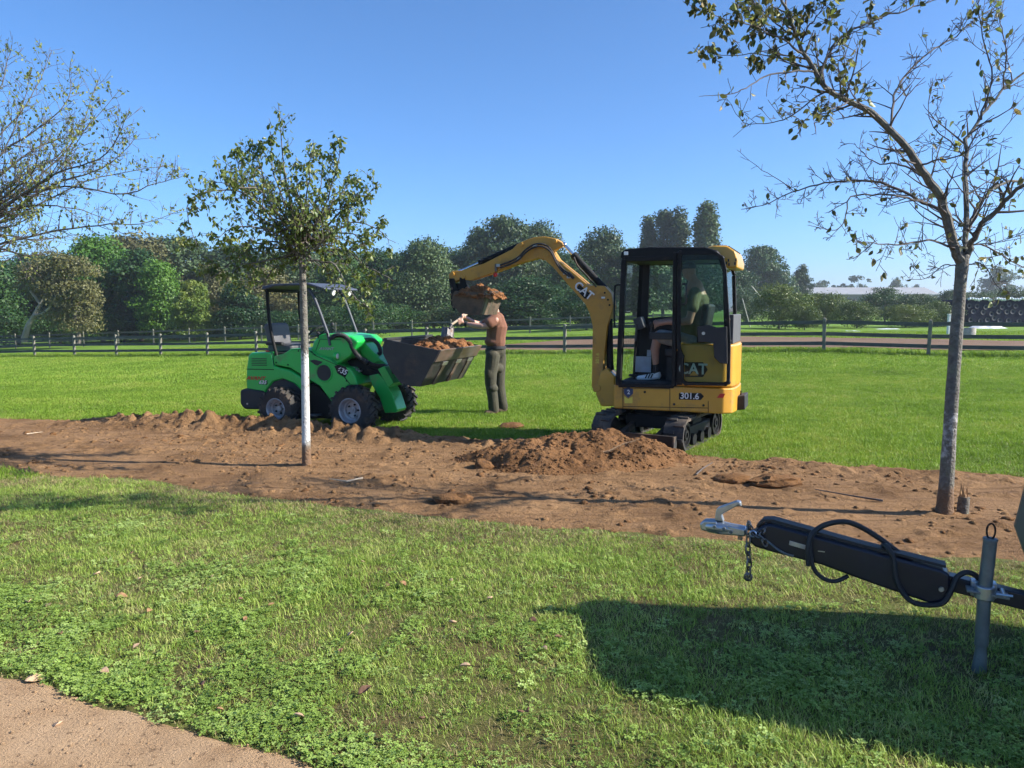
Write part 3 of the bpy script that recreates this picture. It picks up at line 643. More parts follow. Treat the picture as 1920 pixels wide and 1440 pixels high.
# a second row closing the gaps of the skyline
for k, (px, top, d, w, lf, lab) in enumerate([(90, 478, 110, 200, 'far_dark', 'dark tree in the back row above the olive brown tree'), (540, 474, 112, 200, 'far_grey', 'back row tree behind the left half of the sapling crown'), (625, 470, 114, 190, 'far_dark', 'back row tree behind the right half of the sapling crown'), (700, 478, 112, 170, 'far_grey', 'back row tree right of the sapling crown'),
    (770, 480, 116, 170, 'far_dark', 'back row tree left of the broad willow'), (862, 470, 118, 150, 'far_grey', 'back row tree filling the dip left of the bucket'), (1065, 478, 116, 160, 'far_grey', 'back row tree filling the dip right of the boom bend'), (1190, 476, 118, 160, 'far_dark', 'back row tree left of the cab roof'), (1365, 500, 120, 120, 'far_dark', 'back row tree right behind the cab')]):
    T('tree', px, top, d, w, 'round', lf, lab, k)
# undergrowth at the foot of the wood
for k, (px, top, d, w, lf, lab) in enumerate([(-20, 575, 64, 170, 'far_dark', 'dark undergrowth at the far left foot of the wood'), (110, 585, 66, 150, 'far_dark', 'dark undergrowth between the two pale trunks'), (230, 585, 68, 150, 'far_dark', 'dark undergrowth right of the olive brown tree'),
    (330, 590, 68, 130, 'far_dark', 'dark undergrowth below the yellowish tree'), (420, 585, 68, 140, 'far_dark', 'dark undergrowth left of the loader seat'), (530, 580, 66, 150, 'far_dark', 'dark undergrowth behind the loader seat'), (620, 575, 66, 140, 'far_dark', 'dark undergrowth behind the loader console'),
    (745, 570, 70, 130, 'far_dark', 'dark undergrowth left of the shovel'), (880, 560, 70, 150, 'far_dark', 'dark undergrowth below the excavator bucket'), (1010, 570, 70, 150, 'far_dark', 'dark undergrowth right of the worker')]):
    T('bush', px, top, d, w, 'shrub', lf, lab, k, 'bush', 'undergrowth below the wood')
# hedge bushes
for k, (px, top, d, w, lf, lab) in enumerate([
    (1462, 535, 56, 130, 'far_hedge', 'dense thorny bush right beside the excavator'), (1400, 555, 75, 70, 'far_grey', 'grey bush peeping out behind the rear of the cab'),
    (1545, 546, 62, 120, 'far_hedge', 'rounded green bush in front of the barn'), (1608, 566, 58, 90, 'far_hedge', 'low green bush right of the rounded one'),
    (1660, 540, 84, 110, 'far_dark', 'dark bush hiding the middle of the barn'), (1720, 548, 80, 100, 'far_grey', 'grey green bush below the right end of the barn'),
    (1700, 572, 60, 120, 'far_hedge', 'bright low bush left of the right hand trunk'), (1760, 566, 62, 90, 'far_hedge', 'low bush behind the right hand trunk'),
    (1830, 545, 95, 110, 'far_grey', 'hedge bush above the covered stack'), (1900, 540, 100, 110, 'far_grey', 'hedge bush at the right edge above the covered stack'), (1780, 545, 92, 90, 'far_grey', 'grey bush right beside the trunk fork'), (1510, 572, 54, 70, 'far_hedge', 'small bush between thorny and rounded bushes')]):
    T('bush', px, top, d, w, 'shrub', lf, lab, k, 'bush', 'hedge bushes beyond the paddock')
# the olive brown tree with a pale leaning trunk
def leaning_tree():
    d = 57; b = gp(145, 645); b = at(145, HOR, d); b.z = tzf(b.x, d); t = thing('tree', 'olive brown tree with a pale leaning forked trunk at left', 'tree', b, 0, 'trees beyond the fence')
    def q(px, py, dy=0): return at(px, py, d+dy)-b
    m = MB()
    m.tube([q(44, 640), q(52, 612), q(65, 590), q(76, 570), q(88, 550)], [.24, .20, .16, .13, .09], 8)
    m.tube([q(64, 592), q(80, 588, -1), q(92, 578, -1.5), q(104, 556, -2)], [.11, .09, .07, .04], 6)
    m.tube([q(76, 570), q(62, 552), q(48, 535)], [.12, .09, .05], 6); m.tube([q(84, 556), q(100, 535), q(112, 510)], [.12, .08, .04], 6)
    m.build('trunk', 'pale_bark', t)
    m = MB(); m.tube([q(146, 648), q(148, 615), q(140, 590), q(150, 560)], [.22, .18, .14, .07], 8); m.build('trunk', 'far_bark', t)
    bl = []; g = random.Random(4)
    for _ in range(46):
        a = g.uniform(0, 6.28); rr = math.sqrt(g.random()); x = 105+78*rr*math.cos(a); y = 548+62*rr*math.sin(a)-.0
        if y > 575 and x < 90: continue
        s = g.uniform(.5, 1.0); bl.append((tuple(q(x, y, g.uniform(-2, 2))), (s*1.2, s*1.2, s*.8)))
    for _ in range(12): bl.append((tuple(q(g.uniform(135, 185), g.uniform(560, 622), g.uniform(-1, 2))), (.7, .7, .6)))
    V, Fc = crown_mesh('crown', bl, 20000, .085, 77); npmesh('crown', V, Fc, 'far_olive', t)
leaning_tree()

# ------------------------------------------------------------------ the three young trees in the strip
def pol(pts, n):
    """smooth resample of a polyline (Catmull-Rom)"""
    P = [Vector(p) for p in pts]; P = [P[0]*2-P[1]]+P+[P[-1]*2-P[-2]]; out = []
    S = len(P)-3
    for i in range(n+1):
        u = i/n*S; k = min(int(u), S-1); t = u-k; a, b, c, d = P[k:k+4]
        out.append(.5*((2*b)+(c-a)*t+(2*a-5*b+4*c-d)*t*t+(3*b-a-3*c+d)*t**3))
    return out
class Sapling:
    def __init__(s, seed): s.g = random.Random(seed); s.tw = MB(); s.L = []     # twigs mesh, leaves as (pos, dir, size)
    def rv(s): return Vector((s.g.gauss(0, 1), s.g.gauss(0, 1), s.g.gauss(0, 1)))
    def twig(s, p, d, L, r, depth, leaf, up=.0, kink=.22, kids=3):
        g = s.g; n = max(4, int(L/.07)); pts = [p.copy()]; d = d.normalized()
        for i in range(n):
            d = (d+s.rv()*kink*.5+Vector((0, 0, up*.12))).normalized(); pts.append(pts[-1]+d*L/n)
        s.tw.tube(pts, [max(r*1.35*(1-.7*i/n), .0019) for i in range(n+1)], 4 if r < .006 else 5, cap=False)
        for i in range(1, n+1):
            if g.random() < leaf: s.leaf(pts[i])
        if depth > 0:
            for _ in range(kids):
                i = g.randint(1, n-1); nd = (d*.7+s.rv()*.75+Vector((0, 0, up*.5))).normalized()
                s.twig(pts[i], nd, L*g.uniform(.35, .65), r*.55, depth-1, leaf, up, kink, kids)
        return pts
    def leaf(s, p): s.L.append((p+s.rv()*.012, (s.rv()*.6+Vector((0, 0, -.7))).normalized(), s.g.uniform(.7, 1.25)))
    def limb(s, pts, r0, r1, step, tl, depth, leaf, up=.3, kids=2, n=None, spur=.0, part=None, lr=None):
        n = n or max(8, len(pts)*3); P = pol(pts, n); jit = Vector((0, 0, 0)); amp = min(.0075, .3*r0+.003) if r0 < .03 else .004
        for i in range(1, n+1): jit = jit*.75+s.rv()*amp; P[i] = P[i]+jit; rr = [r0+(r1-r0)*(i/n)**.8 for i in range(n+1)]
        (part or s.tw).tube(P, rr, 8 if r0 > .012 else 5)
        Ls = sum((P[i+1]-P[i]).length for i in range(n)); k = int(Ls/step)
        for j in range(k):
            u = (j+s.g.random())/k; u = .12+.88*u; i = min(int(u*n), n-1); d = (P[i+1]-P[i]).normalized()
            side = s.rv(); side = (side-d*side.dot(d)).normalized()
            lf = leaf(u) if callable(leaf) else leaf
            s.twig(P[i], d*.45+side*.9+Vector((0, 0, up)), tl*s.g.uniform(.5, 1.25)*(1.1-.5*u), max(r1*.8, min(rr[i]*.4, .006)), depth, lf, up, kids=kids)
        return P
def leaf_shape(folds=.25):
    """one leaf lying along +x, 1 long: pointed oval, folded along the midrib, tip curled"""
    xs_ = [0, .18, .45, .75, 1.0]; hw = [.0, .2, .29, .19, 0]; V = []; 
    for x, w in zip(xs_, hw):
        z = -.18*(x-.3)**2; V.append((x, 0, z))
        if w: V += [(x, -w, z+w*folds*2), (x, w, z+w*folds*2)]
    Fc = [(0, 2, 1), (0, 1, 3), (1, 2, 5, 4), (1, 4, 6, 3), (4, 5, 8, 7), (4, 7, 9, 6), (7, 8, 10), (7, 10, 9)]
    return np.array(V), Fc
def leaf_frames(L):
    for p, d, s in L:
        q = d.to_track_quat('X', 'Z') @ Quaternion((1, 0, 0), random.uniform(0, 6.28)); yield p, q, s
def leaves_joined(L, size, m, parent, kind='stuff', name='foliage'):
    V0, F0 = leaf_shape(); V = []; Fc = []
    tri = []
    for f in F0: tri += [f] if len(f) == 3 else [(f[0], f[1], f[2]), (f[0], f[2], f[3])]
    tri = np.array(tri)
    for k, (p, q, s) in enumerate(leaf_frames(L)):
        M = np.array(q.to_matrix()); V.append(V0*size*s @ M.T+np.array(p)); Fc.append(tri+k*len(V0))
    o = npmesh(name, np.concatenate(V), np.concatenate(Fc), m, parent); o['kind'] = kind; return o
def leaves_single(L, size, mats, parent):
    """leaves that the photograph shows one by one: an object each, sharing a few meshes"""
    mes = []
    for i, m in enumerate(mats):
        V0, F0 = leaf_shape(.1+.12*i); me = bpy.data.meshes.new('leaf'); me.from_pydata([tuple(v) for v in V0], [], F0); me.materials.append(MATS[m]); me.shade_smooth(); mes.append(me)
    for p, q, s in leaf_frames(L):
        o = bpy.data.objects.new('leaf', random.choice(mes)); C.objects.link(o); o.parent = parent; o.rotation_mode = 'QUATERNION'
        o.location = p; o.rotation_quaternion = q; o.scale = (size*s,)*3
# -- right hand tree, nearly bare
def right_tree():
    b = TR_RIGHT; Y = b.y; s = Sapling(11); rel = lambda px, py, dy=0: at(px, py, Y+dy)-b
    t = thing('tree', 'tall nearly bare tree with whitewashed trunk on the right', 'tree', b, 0, 'young trees in the soil strip')
    tk = MB(); tp = pol([rel(1769, 985), rel(1770, 965), rel(1775, 900), rel(1784, 760), rel(1793, 630), rel(1800, 540), rel(1806, 478)], 26)
    wid = [.084, .071, .055, .048, .045, .044, .044, .045]; tk.tube(tp, [float(np.interp(i/26, np.linspace(0, 1, 8), wid))*(1+.05*random.uniform(-1, 1)) for i in range(27)], 16)
    tr = tk.build('trunk', 'bark_worn_white', t)
    lim = MB()
    up_l = lambda u: .03+.16*max(u-.35, 0)
    A = s.limb([rel(1804, 492), rel(1795, 473, -.02), rel(1777, 415, -.06), rel(1759, 365, -.1), rel(1723, 314, -.15), rel(1687, 264, -.2), rel(1636, 217, -.25), rel(1590, 191, -.3), rel(1553, 170, -.35), rel(1525, 134, -.4), rel(1503, 94, -.42), rel(1485, 47, -.45), rel(1467, 0, -.5), rel(1450, -70, -.55)], .042, .006, 0.075, .36, 2, lambda u: .03+.22*sstep(.5, .8, u), .35, part=lim, n=60)
    Bl = s.limb([rel(1808, 490), rel(1810, 448, .05), rel(1810, 383, .12), rel(1808, 318, .2), rel(1810, 267, .25), rel(1831, 235, .3), rel(1853, 206, .35), rel(1882, 166, .4), rel(1920, 134, .45), rel(1985, 90, .5)], .024, .006, .10, .36, 2, .05, .4, part=lim, n=40)
    s.limb([rel(1811, 485), rel(1828, 444, -.1), rel(1860, 408, -.2), rel(1889, 375, -.3), rel(1920, 350, -.4), rel(1990, 310, -.55)], .024, .01, .12, .36, 2, .07, .3, part=lim, n=24)
    s.limb([rel(1809, 470), rel(1813, 437, .1), rel(1828, 397, .2), rel(1853, 361, .32), rel(1886, 343, .45), rel(1930, 336, .55), rel(2010, 330, .7)], .018, .008, .12, .36, 2, .07, .3, part=lim, n=24)
    s.limb([rel(1772, 400, -.07), rel(1734, 379, .1), rel(1687, 354, .2), rel(1633, 339, .3), rel(1579, 339, .4), rel(1535, 347, .5), rel(1492, 361, .55), rel(1442, 383, .6), rel(1391, 395, .65)], .014, .0025, 0.054, .22, 2, .01, .35, kids=3, n=30)
    s.limb([rel(1745, 385, .1), rel(1700, 372, 0), rel(1651, 368, -.1), rel(1600, 372, -.15), rel(1586, 410, -.2), rel(1564, 433, -.25), rel(1514, 428, -.3)], .010, .002, 0.058, .2, 2, .015, .3, n=24)
    s.limb([rel(1492, 361, .55), rel(1462, 338, .6), rel(1430, 318, .65), rel(1405, 300, .7), rel(1380, 280, .7)], .004, .0015, .1, .1, 0, .0, .3, n=12)
    s.limb([rel(1794, 470, -.02), rel(1741, 448, -.2), rel(1687, 455, -.4), rel(1637, 455, -.5), rel(1586, 460, -.6)], .010, .002, 0.058, .24, 2, .05, .1, n=20)
    s.limb([rel(1810, 480), rel(1831, 458, .1), rel(1868, 473, .2), rel(1920, 502, .35), rel(1970, 530, .45)], .010, .003, 0.058, .26, 2, .10, .1, n=16)
    s.limb([rel(1797, 500), rel(1770, 497, .1), rel(1740, 520, .15), rel(1700, 523, .2)], .006, .0015, 0.050, .2, 2, .06, 0, n=14)
    s.limb([rel(1812, 492), rel(1840, 500, -.1), rel(1870, 540, -.15), rel(1895, 555, -.2)], .006, .0015, 0.058, .2, 2, .08, 0, n=14)
    s.limb([rel(1734, 330, -.14), rel(1690, 310, 0), rel(1651, 303, .1), rel(1620, 290, .15), rel(1600, 268, .2)], .009, .002, 0.058, .2, 2, .03, .3, n=20)
    s.limb([rel(1720, 312, -.14), rel(1760, 300, -.3), rel(1800, 290, -.4), rel(1840, 262, -.5), rel(1880, 250, -.55)], .008, .002, 0.065, .25, 2, .04, .4, n=20)
    s.limb([rel(1545, 160, -.35), rel(1550, 108, -.3), rel(1564, 87, -.3), rel(1597, 61, -.25), rel(1651, 36, -.2), rel(1705, 22, -.15), rel(1748, 0, -.1), rel(1800, -30, 0)], .011, .003, 0.065, .25, 2, .12, .3, n=26)
    s.limb([rel(1669, 240, -.22), rel(1676, 188, -.1), rel(1694, 144, 0), rel(1741, 97, .1), rel(1788, 69, .2), rel(1831, 36, .3), rel(1880, 0, .4)], .010, .003, 0.079, .3, 2, .03, .4, n=26)
    dl = .34
    s.limb([rel(1525, 134, -.4), rel(1485, 137, -.5), rel(1434, 144, -.6), rel(1398, 166, -.7), rel(1362, 180, -.75), rel(1308, 180, -.8)], .008, .0015, .09, .15, 0, dl, .1, n=20)
    s.limb([rel(1505, 100, -.42), rel(1470, 72, -.5), rel(1427, 58, -.55), rel(1380, 40, -.6), rel(1337, 29, -.65), rel(1290, 4, -.7)], .008, .0015, 0.043, .2, 2, dl+.1, .1, n=20)
    s.limb([rel(1520, 130, -.4), rel(1470, 110, -.3), rel(1420, 100, -.25), rel(1360, 105, -.2), rel(1305, 118, -.2)], .006, .0015, 0.058, .16, 2, dl, .1, n=18)
    s.limb([rel(1500, 90, -.42), rel(1520, 50, -.5), rel(1545, 10, -.6), rel(1560, -40, -.65)], .007, .002, 0.043, .2, 2, .4, .2, n=14)
    s.limb([rel(1492, 70, -.42), rel(1450, 40, -.35), rel(1420, 10, -.3), rel(1400, -30, -.3)], .006, .002, 0.050, .2, 2, .4, .2, n=14)
    s.limb([rel(1556, 172, -.35), rel(1521, 188, -.3), rel(1485, 217, -.2), rel(1449, 231, -.15), rel(1391, 227, -.1), rel(1369, 195, -.1)], .007, .0015, 0.058, .18, 2, .06, .1, n=20)
    s.limb([rel(1590, 191, -.3), rel(1560, 205, -.5), rel(1530, 210, -.6), rel(1500, 232, -.65)], .006, .0015, 0.058, .18, 2, .22, .0, n=14)
    s.limb([rel(1640, 220, -.25), rel(1610, 190, -.4), rel(1590, 150, -.5), rel(1585, 110, -.55), rel(1600, 60, -.6)], .006, .0015, 0.065, .2, 2, .2, .3, n=16)
    s.limb([rel(1840, 225, .3), rel(1860, 150, .2), rel(1850, 90, .1), rel(1840, 30, 0), rel(1830, -30, -.05)], .008, .002, 0.072, .26, 2, .09, .4, n=20)
    s.limb([rel(1882, 166, .4), rel(1890, 100, .3), rel(1880, 50, .2), rel(1860, 0, .2)], .007, .002, 0.072, .26, 2, .18, .4, n=16)
    s.limb([rel(1815, 300, .2), rel(1780, 270, .3), rel(1750, 240, .4), rel(1740, 190, .45), rel(1755, 140, .5)], .007, .0015, 0.072, .25, 2, .05, .4, n=18)
    lim.build('limb_wood', 'bark', t); s.tw.build('twigs', 'twig', t, clean=False)
    L = s.L; random.shuffle(L); print('right leaves', len(L))
    leaves_single(L[:280], .058, ['leaf_autumn', 'leaf_olive', 'leaf_autumn', 'leaf_pale'], t)
    if L[280:]: leaves_joined(L[280:], .048, 'leaf_autumn', t)
# -- small tree in the middle with a full crown
def middle_tree():
    b = TR_MID; Y = b.y; s = Sapling(23); rel = lambda px, py, dy=0: at(px, py, Y+dy)-b
    t = thing('tree', 'small leafy tree with a whitewashed trunk in front of the loader', 'tree', b, 0, 'young trees in the soil strip')
    tk = MB(); tp = pol([rel(575, 890), rel(575, 875), rel(573.5, 800), rel(572, 700), rel(570, 600), rel(568, 530), rel(566, 480), rel(558, 430), rel(545, 380), rel(532, 310), rel(523, 200)], 44)
    tk.tube(tp, [float(np.interp(i/44, [0, .1, .2, .4, .55, .62, .75, .9, 1], [.058, .047, .040, .036, .033, .030, .019, .007, .002])) for i in range(45)], 14)
    tr = tk.build('trunk', 'bark_white', t)
    f = rel(567, 490); lim = MB(); g = random.Random(3)
    ends = [[(540, 455), (490, 385), (430, 353), (352, 378), (372, 470)], [(550, 470), (470, 470), (400, 520), (385, 500)], [(545, 440), (480, 400), (450, 330), (447, 270)], [(548, 430), (500, 350), (480, 300), (470, 262)], [(550, 420), (520, 330), (506, 250)],
            [(560, 430), (575, 360), (582, 280)], [(572, 440), (598, 370), (607, 285)], [(580, 440), (620, 360), (634, 262)], [(585, 450), (640, 400), (680, 380), (706, 345)], [(590, 460), (650, 420), (690, 420), (746, 452)],
            [(600, 470), (650, 470), (685, 500), (735, 525)], [(590, 490), (630, 500), (660, 550), (700, 585)], [(560, 480), (520, 500), (480, 540), (440, 530)], [(555, 470), (500, 490), (450, 500), (420, 530)], [(600, 470), (640, 480), (670, 520), (700, 545)],
            [(555, 460), (500, 430), (440, 430), (410, 450)], [(545, 440), (490, 360), (440, 350), (400, 340)], [(580, 470), (620, 440), (660, 440), (690, 470)], [(570, 440), (560, 380), (555, 330)], [(585, 430), (610, 400), (650, 350), (665, 330)],
            [(548, 470), (510, 450), (460, 460), (420, 480)], [(590, 460), (600, 410), (640, 390), (672, 360)], [(565, 450), (540, 400), (500, 380), (470, 350)]]
    for k, e in enumerate(ends):
        dd = g.uniform(-.95, .95); pts = [tp[27+g.randint(0, 6)] if k > 2 else f]+[rel(x, y, dd*(i+1)/len(e)) for i, (x, y) in enumerate(e)]
        s.limb(pts, .015, .0025, .05, .24, 1, lambda u: .30+.62*u, .3, kids=3, part=lim, n=18)
    s.limb([tp[k] for k in range(30, 45, 2)], .004, .0015, .05, .24, 1, .6, .4, kids=2)
    lim.build('limb_wood', 'bark', t); s.tw.build('twigs', 'twig', t, clean=False)
    L = s.L; print('mid leaves', len(L)); random.shuffle(L); L = L[:9000]
    leaves_joined(L, .047, 'leaf_olive', t)
# -- tree at the left whose trunk stands outside the picture
def left_tree():
    b = TR_LEFT; Y = b.y; s = Sapling(31); rel = lambda px, py, dy=0: at(px, py, Y+dy)-b; cx = PW/2+b.x/Y*F
    t = thing('tree', 'sparse spreading tree reaching in from the left edge', 'tree', b, 0, 'young trees in the soil strip')
    tk = MB(); tp = pol([Vector((0, 0, -.1)), Vector((0, 0, .1)), Vector((.02, 0, 1)), rel(cx+4, 530), rel(cx+8, 500)], 16); tk.tube(tp, [.085-.03*i/16 for i in range(17)], 12); tk.build('trunk', 'bark', t)
    f = tp[-1]; lim = MB(); g = random.Random(5)
    ends = [[(-60, 440), (0, 380), (120, 350), (230, 365), (300, 345), (345, 328)], [(-70, 480), (20, 452), (110, 432), (200, 420), (270, 420), (338, 393)], [(-80, 430), (0, 330), (80, 270), (150, 250), (230, 165)], [(-90, 410), (-20, 280), (50, 190), (97, 95)],
            [(-80, 400), (0, 290), (70, 240), (125, 190), (132, 130)], [(-70, 430), (60, 340), (140, 260), (190, 140)], [(-60, 430), (90, 330), (190, 290), (245, 212)], [(-60, 440), (100, 350), (200, 310), (262, 252)], [(-60, 450), (60, 390), (200, 330), (318, 312)],
            [(-100, 400), (-60, 250), (0, 160), (20, 85)], [(-70, 470), (0, 440), (80, 450), (150, 440)], [(-60, 480), (0, 470), (60, 480), (100, 470)], [(-90, 420), (-20, 330), (30, 230), (60, 130)], [(-80, 450), (30, 370), (100, 330), (180, 210)],
            [(-70, 440), (40, 390), (130, 390), (220, 420)], [(-70, 420), (40, 330), (110, 290), (150, 220)], [(-130, 380), (-160, 250), (-170, 120)], [(-200, 420), (-280, 330), (-360, 250)], [(-80, 440), (20, 360), (60, 320), (90, 220)], [(-80, 460), (10, 410), (60, 370), (110, 310)],
            [(-90, 440), (-30, 400), (20, 350), (40, 290)], [(-90, 450), (-20, 430), (30, 420), (70, 400)]]
    for k, e in enumerate(ends):
        dd = g.uniform(-1.1, 1.1); pts = [f]+[rel(x, y, dd*(i+1)/len(e)) for i, (x, y) in enumerate(e)]
        s.limb(pts, .022, .0025, .062, .40, 1, .36, .45, kids=2, part=lim, n=22)
    lim.build('limb_wood', 'bark', t); s.tw.build('twigs', 'twig', t, clean=False)
    L = s.L; print('left leaves', len(L)); random.shuffle(L); L = L[:7600]
    leaves_joined(L, .044, 'leaf_pale', t)
right_tree(); middle_tree(); left_tree()
# split stump beside the right hand tree
b = TR_RIGHT+Vector((.155, .02, 0)); t = thing('stump', 'broken wooden stake stump right of the bare tree', 'stump', b)
m = MB(); m.tube([(0, 0, -.1), (0, 0, .05), (.005, 0, .14)], [.046, .042, .04], 12); m.build('stem', 'bark', t)
m = MB()
for k in range(7):
    a = k*.9; m.add([(.032*math.cos(a), .032*math.sin(a), .13), (.032*math.cos(a+.8), .032*math.sin(a+.8), .13), (0, 0, .12), (.022*math.cos(a+.3), .022*math.sin(a+.3), .16+.09*random.random())], [(0, 1, 3), (1, 2, 3), (2, 0, 3)])
m.build('splinter', 'stump_wood', t)
# ------------------------------------------------------------------ mini excavator
def prism_z(mb, plan, z0, z1):
    n = len(plan); return mb.add([(a, b, z0) for a, b in plan]+[(a, b, z1) for a, b in plan], [tuple(range(n-1, -1, -1)), tuple(range(n, 2*n))]+[(i, (i+1) % n, n+(i+1) % n, n+i) for i in range(n)])
EX = Frame(1.8, 9.3, R(180-22))
exc = thing('mini_excavator', 'yellow mini excavator with black cab emptying its bucket', 'excavator', EX.o, EX.a)
MN = Matrix(((-1, 0, 0), (0, 0, 1), (0, 1, 0))).transposed().to_4x4()      # lettering on the left hand side
def side_M(p, rot=0): return Matrix.Translation(p) @ MN @ Matrix.Rotation(rot, 4, 'Z')
e = EX.tr; ep = EX.poly; NC = .49
# undercarriage turned towards the camera
uc_a = R(-121.5)-EX.a; UM = Matrix.Rotation(uc_a, 4, 'Z')
und = MB(); und.box((0, 0, .27), (.62, .62, .16)); und.box((0, .0, .24), (.34, .95, .12)); und.cyl((0, 0, .33), (0, 0, .43), .30, .30, 28)
o = und.build('undercarriage', 'black_paint', exc, bevel=.015); o.matrix_local = UM
und_o = o
def stadium(L, r, n=10):
    P = []
    for k in range(n+1): a = -math.pi/2+math.pi*k/n; P.append((L/2+r*math.cos(a), r+r*math.sin(a)))
    for k in range(n+1): a = math.pi/2+math.pi*k/n; P.append((-L/2+r*math.cos(a), r+r*math.sin(a)))
    return P
for sgn in (1, -1):
    c = sgn*.44; TW = .115
    tr_ = MB(); po = stadium(1.12, .185, 12); pi = stadium(1.12, .155, 12); pi = [(a, b+.03) for a, b in pi]; n = len(po)
    vs = [(a, c-TW, b) for a, b in po]+[(a, c+TW, b) for a, b in po]+[(a, c-TW, b) for a, b in pi]+[(a, c+TW, b) for a, b in pi]
    fs = []
    for i in range(n):
        j = (i+1) % n; fs += [(i, j, n+j, n+i), (2*n+i, 3*n+i, 3*n+j, 2*n+j), (i, 2*n+i, 2*n+j, j), (n+i, n+j, 3*n+j, 3*n+i)]
    tr_.add(vs, fs)
    belt = tr_.build('rubber_track', 'track_rubber', exc, smooth=50); belt.matrix_local = UM
    lug = MB(); per = []
    dense = []
    for i in range(n):
        a, b = Vector(po[i]), Vector(po[(i+1) % n]); k = max(1, int((b-a).length/.01)); dense += [a+(b-a)*q/k for q in range(k)]
    stepn = max(1, int(len(dense)/44))
    for i in range(0, len(dense), stepn):
        p = dense[i]; t_ = (dense[(i+2) % len(dense)]-dense[i-2]).normalized(); nn = Vector((t_.y, -t_.x))
        M3 = Matrix(((t_.x, 0, nn.x), (0, 1, 0), (t_.y, 0, nn.y)))
        lug.box((p.x+nn.x*.008, c+(.05 if (i//stepn) % 2 else -.05), p.y+nn.y*.008), (.034, .12, .026), M3)
    lug.build('tread', 'track_rubber', belt, bevel=0).parent = belt
    fr = MB(); fr.box((0, c, .19), (1.02, .12, .13)); o = fr.build('track_frame', 'black_paint', exc, bevel=.02); o.matrix_local = UM
    for u, r in ((-.56, .15), (.56, .145)):
        w = MB(); w.lathe([(.03, c+sgn*.10), (.06, c+sgn*.10), (.065, c+sgn*.075), (r*.75, c+sgn*.07), (r*.8, c+sgn*.095), (r, c+sgn*.095), (r, c-sgn*.095), (.03, c-sgn*.095)], 'y', 22, (u, 0, .185)); o = w.build('idler_wheel', 'black_paint', exc); o.matrix_local = UM
    for u in (-.28, 0, .28):
        w = MB(); w.cyl((u, c-.1, .10), (u, c+.1, .10), .07, .07, 16); o = w.build('roller', 'black_paint', exc); o.matrix_local = UM
bl = MB(); bl.strip([(.85, -.01), (.81, .05), (.80, .12), (.82, .20)], -.5, .5, .022); bl.box((.835, .49, .1), (.09, .02, .21)); bl.box((.835, -.49, .1), (.09, .02, .21))
for c in (-.22, .22): bl.bar((.3, c, .22), (.80, c, .10), .06, .07)
o = bl.build('dozer_blade', 'blade_black', exc, bevel=.004); o.matrix_local = UM
# house: deck skirt and engine cover
zb, zd, zt_ = e(1250, 771, NC).z, e(1250, 724, NC).z, e(1330, 645, NC).z
uf, ur = e(1153, 745, NC).x, e(1366, 740, NC).x; um = e(1266, 690, NC).x
arc = [(ur-.02+(-.13)*math.cos(a)*1.0, .40*math.sin(a)) for a in np.linspace(math.pi/2-.05, -math.pi/2+.05, 13)]
arc = [(ur-.02-.05*math.cos(a), .43*math.sin(a)) for a in np.linspace(math.pi/2, -math.pi/2, 13)]
hs = MB(); prism_z(hs, [(uf, .40), (uf+.02, NC), (ur+.06, NC)]+arc+[(ur+.06, -.47), (uf, -.47)], zb, zd)
deck = hs.build('house_skirt', 'cat_yellow', exc, bevel=.02, seg=3)
hs = MB(); prism_z(hs, [(um, NC-.004), (ur+.06, NC-.004)]+[(a+.004, b) for a, b in arc]+[(ur+.06, -.466), (um, -.466)], zd+.003, zt_); eng = hs.build('engine_cover', 'cat_yellow', exc, bevel=.03, seg=3)
seam = MB()
for a, b in (((1168, 726), (1168, 768)), ((1256, 726), (1256, 770)), ((1328, 774), (1328, 752))):
    seam.bar(e(a[0], a[1], NC+.001), e(b[0], b[1], NC+.001), .006, .006, (0, 1, 0))
seam.bar(e(1168, 762, NC+.001), e(1328, 765, NC+.001), .006, .006); seam.bar(e(1168, 728.5, NC+.001), e(1256, 729, NC+.001), .006, .006)
seam.build('panel_gap', 'black_paint', deck)
for p in ((1209, 735), (1266, 677), (1319, 760), (1264, 758)):
    q = e(*p, NC); m = MB(); m.cyl(q, q+Vector((0, .012, 0)), .014, .012, 14); m.build('bolt', 'black_paint', deck)
b_ = MB(); b_.prism(ep([(1369, 744), (1398, 740), (1398, 767), (1369, 769)], .1), .16, -.22); b_.build('tail_bumper', 'black_plastic', exc, bevel=.015)
q = e(1389, 742, .05); b_ = MB(); b_.cyl(q, q+Vector((0, 0, .06)), .008, .008, 8); b_.build('pin', 'black_paint', exc)
sl = MB(); sl.cyl((0, 0, .42), (0, 0, zb+.01), .27, .27, 28); sl.build('slew_ring', 'black_paint', exc)
# decals of the house
pl = MB(); pl.prism(ep([(1273, 737), (1314, 737), (1320, 743), (1314, 750), (1273, 749)], NC), NC+.001, NC+.004); pl.build('number_plate', 'black_paint', deck)
text('lettering', '301.6', 'white_paint', deck, side_M(e(1293, 743, NC+.006)), .098, 0, .0015, .98)
sh = MB(); sh.prism(ep([(1170, 729), (1178, 726), (1187, 729), (1187, 738), (1178, 746), (1170, 738)], NC), NC+.001, NC+.003); sh.build('shield_sticker', 'label_blue', deck)
sh = MB(); sh.prism(ep([(1171, 743), (1178, 748), (1186, 743), (1186, 756), (1171, 756)], NC), NC+.001, NC+.002); sh.build('warning_sticker', 'label_yellow', deck)
text('lettering', '2', 'white_paint', deck, side_M(e(1178.5, 735.5, NC+.004)), .07, 0, .001)
rf = MB(); rf.prism(ep([(1344, 746), (1350, 738), (1360, 738), (1356, 746)], NC), NC+.001, NC+.005); rf.build('red_reflector', 'red_decal', deck)
